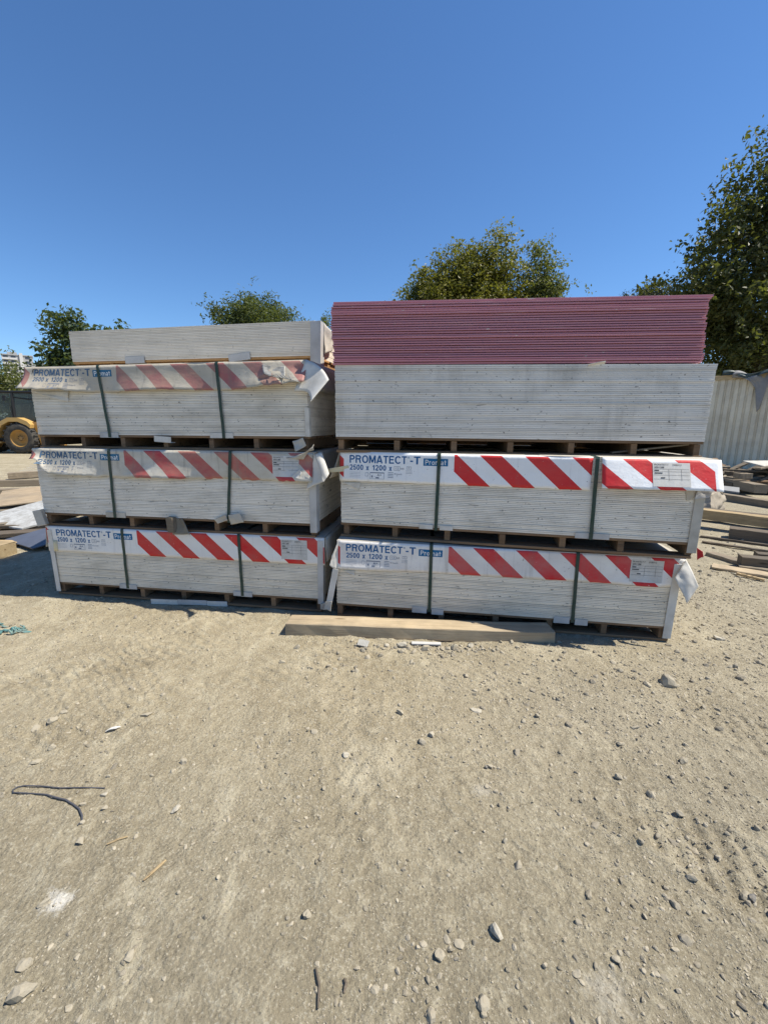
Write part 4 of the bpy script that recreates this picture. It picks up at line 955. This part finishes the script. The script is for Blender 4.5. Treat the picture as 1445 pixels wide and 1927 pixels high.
def sack():
    V, F = rock_base(4, 77, .1); V = V/np.abs(V).max(0)*np.array([.46, .34, .24])
    V[:, 2] += .05*vnoise(V[:, 0]*9, V[:, 1]*9, 3); V[:, 0] += .06*vnoise(V[:, 1]*8, V[:, 2]*14, 4); V[:, 1] += .06*vnoise(V[:, 0]*8, V[:, 2]*12, 7)
    o = link('sack', np_mesh('sack', V, F, plain_mat('sack_cloth', (.36, .31, .24), .9, .3, 14, dirt=(.2, .17, .13), dirt_amt=.5), True), None, G(6.15, 7.95, .12), (0, 0, .4))
    tag(o, 'crumpled pale sack on dirt behind right stack', 'sack')
sack()

# ------------------------------------------------------------------ corrugated fence with torn tarp
fence_m = plain_mat('corrugated_steel', (.68, .615, .48), .55, .10, 1.2, dirt=(.20, .17, .13), dirt_amt=.45)
fr = empty('metal_fence', (11.0, 17.6, 0), (0, 0, math.atan2(-2.9, 3.4)))
tag(fr, 'grey white corrugated metal fence with tan top rail at right', 'fence')
HF = 3.33
def corr(n_rib, pitch=.21):
    k = MB(); x = 0.0; pr = []
    for i in range(n_rib): pr += [(x, 0), (x+.12, 0), (x+.14, .05), (x+.19, .05)]; x += pitch
    pr.append((x, 0)); n = len(pr)
    zs = [-.05, .9, 1.9, HF-.04]; vs = []
    for z in zs:
        for (a, y) in pr: vs.append((a, y+.012*math.sin(z*2.3+a), z))
    N = len(vs); vs += [(a, y+.002, z) for (a, y, z) in vs]; fs = []
    for j in range(len(zs)-1):
        for i in range(n-1):
            a = j*n+i; fs += [(a, a+1, a+n+1, a+n), (N+a+n, N+a+n+1, N+a+1, N+a)]
    k.add(vs, fs); return k.mesh('sheet', fence_m)
cm = corr(5); Wp = 5*.21
for i in range(16):
    link('sheet', cm, fr, (-6+i*Wp, (-.006 if i % 2 else 0)+rnd.uniform(-.01, .01), rnd.uniform(-.04, .04)), (0, rnd.uniform(-.006, .006), 0))
for i in range(4):
    k = MB(); k.box(-6+i*4.2, -6+i*4.2+4.19, -.055, -.004-.010, HF-.16, HF, .004); k.build('top_rail', M['tan_wood'], fr)
for i in range(9):
    k = MB(); k.box(-6+i*2.05, -5.9+i*2.05, .06, .16, -.1, HF-.1, .004); k.build('post', M['dark_wood'], fr)
def tarp(x0, x1, drop, label, m, seed, zt=HF):
    rr = random.Random(seed)
    def P(u, v):
        x = x0+(x1-x0)*u; d = lerp_curve(drop, u)
        hang = v*d; y = -.09-.05*math.sin(u*13+v*4)-.06*v; z = zt+.05+.05*math.sin(u*9)-hang
        if v < .18: y = .25-(.34)*v/.18; z = zt+.04+.10*math.sin(u*7+1)*(1)+.05*v
        return (x+.1*v*math.sin(u*5), y+.04*float(vnoise(u*9, v*9, seed)), z)
    o = sheet('torn_tarp', P, np.linspace(0, 1, 28), np.linspace(0, 1, 16), .006, m, None); o.matrix_world = fr.matrix_basis.copy()
    return tag(o, label, 'tarp')
grey_t = plain_mat('tarp_grey', (.24, .23, .22), .7, .25, 6); dark_t = plain_mat('tarp_dark', (.05, .07, .07), .4, .3, 6)
tarp(2.30, 3.42, [(0, .15), (.35, .3), (.6, .5), (.72, 1.0), (.82, 1.45), (.9, 1.3), (1, .3)], 'torn grey tarp hanging in a point from the fence top', grey_t, 3)
tarp(2.00, 3.50, [(0, .10), (.4, .22), (.8, .16), (1, .12)], 'dark tarp folded along the fence top rail', dark_t, 6, HF+.04)

# ------------------------------------------------------------------ trees
def tree(name, label, base, trunk, lobes, n_cl, per, lsize, m, bark, seed, spread=.34, droop=.15, group='trees behind the yard', gap=.44, aspect=2.0, bough=9, bsig=None):
    r = np.random.default_rng(seed); root = empty(name, base); tag(root, label, 'tree', group)
    L = np.array([l[:3] for l in lobes], float); Rr = np.array([l[3:6] for l in lobes], float)
    wts = np.prod(Rr, 1)**.75; wts /= wts.sum()
    Bq = []; nb = max(14, n_cl//bough)
    while len(Bq) < nb:                                  # boughs first, foliage gathers round them
        i = r.choice(len(lobes), p=wts); d = r.normal(size=3); d /= np.linalg.norm(d); rad = r.random()**.36*.95
        q = L[i]+d*rad*Rr[i]*(1+.12*r.normal())
        if vnoise(q[0]*.9+q[2]*.5+seed, q[1]*.9-q[2]*.7, seed)+.5 < gap*(r.random()*.6+.55): continue
        Bq.append(np.concatenate([q, d, [.55+.9*r.random()]]))
    Bq = np.array(Bq); bs = bsig or .15*Rr.mean()+.18
    k_ = r.integers(0, nb, n_cl); bb = Bq[k_]
    C = bb[:, :6].copy(); C[:, :3] += r.normal(size=(n_cl, 3))*bs*bb[:, 6:7]*np.array([1.1, 1.1, .72])+bb[:, 3:6]*(r.random((n_cl, 1))-.3)*bs*1.3
    C = np.array(C); n = n_cl*per
    cc = np.repeat(C, per, 0); dirs = cc[:, 3:]
    off = r.normal(size=(n, 3))*spread*np.array([1, 1, .75]); along = r.random((n, 1))*spread*1.1
    P = cc[:, :3]+off*.62+dirs*along; P[:, 2] -= droop*r.random(n)*spread*2
    s = lsize*(.55+.9*r.random((n, 1)))
    nr = r.normal(size=(n, 3))+np.array([0, 0, .55])+dirs*.5; nr /= np.linalg.norm(nr, axis=1, keepdims=True)
    t = np.cross(nr, r.normal(size=(n, 3))); t[:, 2] -= .3; t -= nr*np.sum(t*nr, 1, keepdims=True); t /= np.linalg.norm(t, axis=1, keepdims=True); b_ = np.cross(nr, t)
    V = np.stack([P-t*s*.5, P+b_*s/aspect*.5+nr*s*.08, P+t*s*.5, P-b_*s/aspect*.5+nr*s*.08], 1).reshape(-1, 3)
    F = np.arange(4*n).reshape(-1, 4)
    link('crown', np_mesh('crown', V, F, m), root)
    k = MB(); h = trunk[0]; rr = random.Random(seed)
    top = Vector((L[:, 0].mean()*.5, L[:, 1].mean()*.5, max(h, L[:, 2].mean())))
    pts = [Vector((0, 0, -.2)), Vector((.05*h, 0, h*.35)), Vector((top.x*.4, top.y*.4, h*.7)), Vector((top.x*.7, top.y*.7, h)), top]
    k.tube(pts, [trunk[1]*1.25, trunk[1], trunk[1]*.85, trunk[1]*.7, trunk[1]*.25], 9)
    for i, l in enumerate(L):
        s0 = pts[2].lerp(pts[4], rr.uniform(.0, .7)); e = Vector(l)+Vector((0, 0, Rr[i][2]*.4)); mid = s0.lerp(e, .5)+Vector((rr.uniform(-.3, .3), rr.uniform(-.3, .3), rr.uniform(-.2, .5)))
        k.tube([s0, mid, e], [trunk[1]*.5, trunk[1]*.3, trunk[1]*.08], 6)
        for j in range(5):
            q = mid.lerp(e, rr.uniform(.1, .9)); d = Vector((rr.gauss(0, 1)*Rr[i][0], rr.gauss(0, 1)*Rr[i][1], rr.gauss(.1, .6)*Rr[i][2]))
            d *= min(.5, .75*min(Rr[i])/max(d.length, .01))
            k.tube([q, q+d*.5+Vector((0, 0, .15)), q+d], [trunk[1]*.2, trunk[1]*.11, .012], 5)
    k.build('trunk', bark, root, smooth=True)
    return root
bark = plain_mat('bark', (.10, .08, .06), .9, .4, 5)
LM = {'olive': leaf_mat('leaves_olive', (0.115, 0.120, 0.020), (0.24, 0.205, 0.032)), 'dark': leaf_mat('leaves_dark', (0.040, 0.066, 0.022), (0.095, 0.120, 0.035)),
      'deep': leaf_mat('leaves_deep', (0.034, 0.046, 0.016), (0.115, 0.115, 0.028), .3), 'mid': leaf_mat('leaves_mid', (0.085, 0.105, 0.034), (0.165, 0.175, 0.055)),
      'blue': leaf_mat('leaves_blue_green', (0.034, 0.064, 0.030), (0.076, 0.106, 0.043)), 'pine': leaf_mat('needles', (0.017, 0.030, 0.015), (0.034, 0.051, 0.021), .1)}
# big tree at right, behind the fence
tree('large_tree', 'large dark broadleaf tree behind the fence at right picture edge', (19.0, 22.5, 0), (6.0, .34),
     [(0, 0, 7.2, 2.9, 2.8, 2.2), (-2.0, .2, 6.2, 2.0, 2.2, 1.6), (-3.3, 0, 8.0, 1.5, 1.6, 1.2), (-2.0, 0, 9.8, 1.9, 2.0, 1.4), (1.2, .3, 11.2, 2.8, 2.8, 2.1), (-.9, 0, 11.9, 1.6, 1.6, 1.3), (.3, 0, 13.4, 1.5, 1.6, 1.3), (1.8, 0, 14.9, 1.6, 1.8, 1.4), (3.2, 0, 15.6, 2.0, 2.2, 1.8), (4.4, .4, 9.5, 3.4, 3.0, 3.2), (1.2, .5, 4.2, 3.0, 2.6, 1.5), (4.2, 0, 12.6, 2.6, 2.4, 2.4), (-1.6, .3, 4.4, 1.6, 1.8, 1.3), (3.8, .3, 5.0, 3, 2.6, 2)],
     5200, 15, .23, LM['deep'], bark, 5, spread=.36, gap=.55, bough=12, bsig=.52)
# group behind the pink boards
gY = 34.0
tree('tall_tree', 'broad olive green tree with several plumes rising behind pink boards', (6.3, gY, -2.0), (7.5, .3),
     [(0, 0, 11.0, 3.0, 2.6, 2.6), (-2.1, 0, 13.2, 1.5, 1.5, 2.0), (-.7, .2, 14.2, 1.3, 1.4, 1.8), (1.0, 0, 14.2, 1.3, 1.4, 1.7), (2.0, .2, 15.0, 1.0, 1.2, 1.8), (2.5, 0, 12.3, 1.3, 1.5, 2.0), (-2.4, 0, 11.2, 1.5, 1.5, 2.0), (1.2, .4, 8, 3, 2.6, 2.5), (-1.5, .3, 8, 3, 2.6, 2.5)],
     5200, 15, .22, LM['olive'], bark, 21, spread=.33, droop=-.15, gap=.15)
tree('tall_tree', 'darker green tree at left flank of the olive tree behind pink boards', (3.0, gY+1, -1.8), (6.5, .24),
     [(0, 0, 10.6, 1.5, 1.5, 2.6), (.4, 0, 12.6, 1.0, 1.2, 1.5), (-.8, 0, 9.4, 1.3, 1.3, 1.8), (.2, .2, 7.5, 1.7, 1.7, 2.4)], 1200, 15, .22, LM['dark'], bark, 33, spread=.34, droop=-.1, gap=.2)
tree('tall_tree', 'lighter loose crowned tree right of the olive tree behind pink boards', (11.7, gY+.5, -1.9), (7.5, .25),
     [(0, 0, 12.4, 1.1, 1.3, 1.9), (-.2, 0, 14.6, .75, .9, 1.3), (.7, 0, 11.6, .9, 1.1, 1.6), (.1, .2, 9.5, 1.5, 1.6, 2.2), (.6, 0, 13.4, .7, .8, 1.2), (-.7, 0, 13.0, .6, .8, 1.2)], 1250, 15, .21, LM['mid'], bark, 41, spread=.30, droop=-.1, gap=.25)
tree('small_tree', 'small pale green treetop left of the group behind pink boards', (1.1, gY, -.5), (6, .12),
     [(0, 0, 10.0, .75, .8, 1.6), (-.4, 0, 9.3, .7, .7, 1.3), (.5, .1, 9.0, .6, .6, 1.2)], 240, 14, .23, LM['olive'], bark, 45, spread=.3, gap=.4)
# behind the left stack
tree('tree', 'dense dark green tree with feathery leaves behind the top left bundle', (-8.6, 30, -2.2), (5, .26),
     [(0, 0, 9.0, 2.6, 2.3, 1.9), (-1.2, 0, 10.4, 1.4, 1.4, 1.1), (.2, 0, 10.9, 1.5, 1.4, 1.0), (1.5, 0, 9.6, 1.5, 1.5, 1.2), (2.2, 0, 8.6, 1.3, 1.2, 1.1), (-1.9, 0, 8.6, 1.2, 1.3, .8), (0, .3, 6.8, 3, 2.5, 1.9)], 3200, 16, .22, LM['dark'], bark, 57, spread=.30, droop=.3, gap=.08, aspect=3.0)
tree('tree', 'open irregular green tree at left beside the top left bundle', (-16.75, 25, -1.15), (4.2, .17),
     [(-.3, 0, 6.6, 1.1, 1.2, .9), (-.5, 0, 7.6, .7, .8, .55), (.8, 0, 7.2, 1.0, 1.0, .55), (1.7, 0, 7.2, .7, .8, .45), (-1.6, 0, 5.4, .8, 1.0, .55), (-.2, 0, 5.2, 1.3, 1.2, .8), (-1.0, 0, 4.6, 1.7, 1.5, .7), (.8, .2, 6.0, 1.2, 1.1, 1.0), (.2, 0, 3.6, 2.2, 1.8, .9)], 1250, 17, .24, LM['blue'], bark, 61, spread=.32, gap=.44, aspect=1.8)
for x, y, s, l_, sd_, m_ in ((-28.2, 31, 1.0, 'dense bush rising behind the digger cab', 71, 'mid'), (-24.4, 33, .72, 'rounded dark bush right of the one behind digger cab', 73, 'blue'), (-31.5, 31, 1.0, 'dense bush at far left beyond the digger', 75, 'mid')):
    tree('bush', l_, (x, y, 0), (1.6*s, .12), [(0, 0, 4.6*s, 2.0*s, 1.8, 1.5*s), (-1.2*s, 0, 4.2*s, 1.5*s, 1.5, 1.4*s), (1.2*s, 0, 3.9*s, 1.5*s, 1.5, 1.3*s), (0, -.3, 2.4*s, 2.6*s, 1.8, 1.6*s)], 560, 15, .24, LM[m_], bark, sd_, spread=.36, gap=.3, group='bushes behind the digger')
tree('small_tree', 'slim dark treetop seen in gap between the two stacks', (-4.45, 33, -.5), (7.0, .10), [(0, 0, 9.0, .35, .4, 1.0), (.1, 0, 7.4, .5, .5, 1.2)], 120, 12, .17, LM['dark'], bark, 81, spread=.22, gap=.3)
tree('pine_tree', 'dark pine top peeking over right end of pink boards', (21.0, 38, -.7), (9, .2), [(0, 0, 12.2, 1.2, 1.2, .8), (-.9, 0, 11.9, .8, .9, .5), (.9, 0, 12.6, .9, .9, .5), (2.4, 0, 12.6, 1.6, 1.4, 1.0), (0, 0, 10.5, 2.2, 2, 1.3)], 1000, 14, .24, LM['pine'], bark, 91, spread=.28, gap=.3, aspect=4)

# ------------------------------------------------------------------ far apartment block
ab = empty('apartment_block', (-248.5, 300, -4.5), (0, 0, R(38)))
tag(ab, 'far pale apartment block with dark balcony openings above the bushes at left', 'building')
conc = plain_mat('pale_concrete', (.36, .355, .35), .8, .1, .2); whit = plain_mat('white_render', (.56, .55, .53), .7, .06, .2); gls = plain_mat('dark_glazing', (.06, .07, .09), .2, .2, .5)
k = MB(); k.box(-8, 8, 0, 14, 0, 51.0); k.build('wall', conc, ab)
k = MB(); k.box(1.2, 3.0, -.8, 0, 0, 52.6); k.build('stair_tower', whit, ab)
k = MB(); k.box(-8.3, 8.3, -.4, 14.3, 51.0, 51.6); k.box(-5, 0, 3, 8, 51.6, 53.4); k.build('roof', conc, ab)
k = MB(); k.box(8.0, 17, 1, 13, 0, 46.5); k.build('wall', whit, ab)
k = MB(); k.box(8, 17.3, .7, 13.3, 46.5, 47.0); k.build('roof', conc, ab)
wmeA = MB(); wmeA.box(-1.25, 1.25, -.06, .05, 0, 1.7); wA = wmeA.mesh('window', gls)
bmeA = MB(); bmeA.box(-1.9, 1.9, -1.4, 0, -.22, 0); bmeA.box(-1.9, 1.9, -1.4, -1.3, 0, .95); bA = bmeA.mesh('balcony', whit)
for f in range(6, 17):
    z = f*3.0+.5
    for x in (-6, -2.0, 5.4): link('window', wA, ab, (x, 0, z+.5))
    for x in (-6, -2.0): link('balcony', bA, ab, (x, 0, z-.2))
    if f < 15:
        for x in (10.2, 14.4): link('window', wA, ab, (x, 1, z+.5)); link('balcony', bA, ab, (x, 1, z-.2))

# ------------------------------------------------------------------ backhoe loader at left
bh = empty('backhoe_loader', (-18.35, 21.3, float(gz(-18.3, 21.3))), (0, 0, R(4)))
tag(bh, 'yellow backhoe loader with black cab parked at far left behind stacks', 'backhoe')
yel = plain_mat('yellow_paint', (.50, .31, .10), .45, .12, 2.0, dirt=(.36, .28, .16), dirt_amt=.45); blk = plain_mat('black_paint', (.018, .018, .020), .45, .3, 3.0)
rub = plain_mat('rubber', (.035, .034, .033), .85, .25, 6.0, dirt=(.16, .135, .10), dirt_amt=.6); tanp = plain_mat('dusty_yellow', (.42, .22, .05), .6, .2, 4.0, dirt=(.30, .24, .16), dirt_amt=.5)
gt = NT('cab_glass', .05, .5); gt.color((.34, .40, .40)); gt.b.inputs['Transmission Weight'].default_value = .85; gt.b.inputs['IOR'].default_value = 1.2; glass = gt.m
# local: +x towards the rear (right in the picture), near side at y = 0, body goes back to y = 2.1
def wheel(name, c, r, w, lugs):
    k = MB(); k.lathe([(r*.56, -w/2), (r*.80, -w/2-.02), (r*.95, -w*.42), (r*.97, 0), (r*.95, w*.42), (r*.80, w/2+.02), (r*.56, w/2), (r*.56, -w/2)], 40)
    o = k.build('wheel', rub, bh, c, smooth=True)
    for s in (-1, 1):
        for i in range(lugs):
            q = 2*math.pi*(i+(.5 if s > 0 else 0))/lugs; k = MB(); k.box(-.035, .035, min(0, s*w*.5), max(0, s*w*.5), r*.93, r*1.02, .008)
            k.build('tread_lug', rub, o, (0, 0, 0), (0, q, 0))
    k = MB(); k.lathe([(.0, -w*.20), (r*.20, -w*.22), (r*.22, -w*.10), (r*.46, -w*.08), (r*.50, -w*.40), (r*.575, -w*.47), (r*.575, w*.4), (r*.3, w*.3), (0, w*.3)], 32); k.build('rim', tanp, o, smooth=True)
    k = MB()
    for i in range(8): q = 2*math.pi*i/8; k.lathe([(0, -.025), (.022, -.025), (.022, .01)], 6, c=(r*.15*math.cos(q), -w*.22, r*.15*math.sin(q)))
    k.build('hub_bolts', blk, o)
    return o
wheel('wheel', (.10, .24, .76), .775, .44, 18); wheel('wheel', (.10, 1.90, .76), .775, .44, 18)
wheel('wheel', (-2.25, .30, .50), .50, .34, 14); wheel('wheel', (-2.25, 1.85, .50), .50, .34, 14)
def fend(y0, y1):
    out = [(-.98, .80), (-.92, 1.18), (-.72, 1.56), (-.30, 1.78), (.18, 1.78), (.60, 1.60), (.74, 1.44)]; inn = [(.70, 1.26), (.55, 1.40), (.15, 1.58), (-.28, 1.58), (-.62, 1.40), (-.84, 1.10), (-.90, .80)]
    k = MB(); k.prism(out+inn, y0, y1); return k.build('fender', yel, bh)
fend(.02, .52); fend(1.62, 2.12)
k = MB(); k.box(-2.6, 1.0, .70, 1.45, .62, 1.15, .03); k.build('chassis', blk, bh)
k = MB(); k.prism([(-3.0, 1.0), (-1.25, 1.0), (-1.2, 1.72), (-1.6, 1.78), (-2.9, 1.50)], .62, 1.52); k.build('engine_hood', yel, bh)
cab = empty('cab', (0, 0, 0), (0, 0, 0), bh)
def bar(a, b_, r, m=blk, nm='cab_post'): k = MB(); k.tube([a, b_], r, 6); return k.build(nm, m, cab)
k = MB(); k.box(-1.20, 1.12, .42, 1.72, 2.98, 3.10, .04); k.build('cab_roof', blk, cab)
k = MB(); k.box(-1.1, .78, .50, 1.66, 1.10, 1.62, .03); k.build('cab_base', blk, cab)
for y in (.48, 1.66):
    bar((-1.12, y, 1.6), (-1.02, y, 3.0), .05); bar((-.28, y, 1.2), (-.22, y, 3.0), .075); bar((.82, y, 1.6), (1.06, y, 2.5), .045); bar((1.06, y, 2.5), (1.02, y, 3.0), .045); bar((-1.1, y, 1.62), (.95, y, 1.62), .04); bar((-.25, y, 2.78), (1.05, y, 2.62), .03)
    k = MB(); k.box(-1.04, -.32, y-.008, y+.008, 1.66, 2.96); k.build('window', glass, cab)
    k = MB(); k.prism([(-.20, 1.66), (.80, 1.66), (1.02, 2.55), (.98, 2.96), (-.18, 2.96)], y-.008, y+.008); k.build('window', glass, cab)
k = MB(); k.prism([(-.55, 1.62), (-.05, 1.62), (-.02, 2.45), (-.16, 2.5), (-.22, 1.85), (-.55, 1.80)], .85, 1.30); k.build('seat', blk, cab)
k = MB(); k.tube([(.62, 1.08+.18*math.cos(q), 2.0+.18*math.sin(q)) for q in np.linspace(0, 6.28, 15)], .018, 6); k.tube([(.5, 1.05, 1.6), (.62, 1.05, 2.0)], .03, 6); k.build('steering_wheel', blk, cab)
k = MB(); k.tube([(-.30, .40, 1.75), (-.34, .40, 2.45)], .018, 6); k.tube([(-.34, .44, 2.85), (-.46, .32, 2.80)], .02, 6); k.box(-.56, -.40, .28, .31, 2.60, 2.86, .01); k.build('mirror', blk, cab)
k = MB(); k.box(-1.9, -.85, .12, .55, .52, .60, .01); k.box(-1.7, -.9, .15, .5, .9, .97, .01); k.build('step', yel, bh)
k = MB(); k.prism([(.66, 1.56), (.88, 1.58), (1.24, .18), (1.08, .10), (.98, .25)], .30, .52); k.box(1.1, 1.75, .22, .62, .0, .10, .02); k.build('stabilizer_leg', tanp, bh)
k = MB(); k.prism([(.66, 1.56), (.88, 1.58), (1.24, .18), (1.08, .10), (.98, .25)], 1.6, 1.82); k.box(1.1, 1.75, 1.5, 1.9, .0, .10, .02); k.build('stabilizer_leg', tanp, bh)
k = MB(); k.prism([(1.1, .9), (1.45, .9), (2.3, 2.6), (2.1, 3.3), (1.9, 3.2), (2.0, 2.65)], .95, 1.2); k.prism([(1.95, 3.3), (2.2, 3.3), (2.75, 1.1), (2.55, 1.0)], .98, 1.17); k.prism([(2.4, 1.1), (2.95, 1.0), (2.9, .55), (2.2, .5)], .8, 1.35); k.build('backhoe_arm', yel, bh)
k = MB(); k.prism([(-3.6, .15), (-3.0, .15), (-2.9, .9), (-3.1, .95), (-3.75, .35)], -.05, 2.15); k.build('bucket', yel, bh)
for y in (.52, 1.5):
    k = MB(); k.prism([(-1.35, 1.62), (-1.15, 1.62), (-2.9, .62), (-3.05, .72)], y, y+.10); k.build('loader_arm', yel, bh)
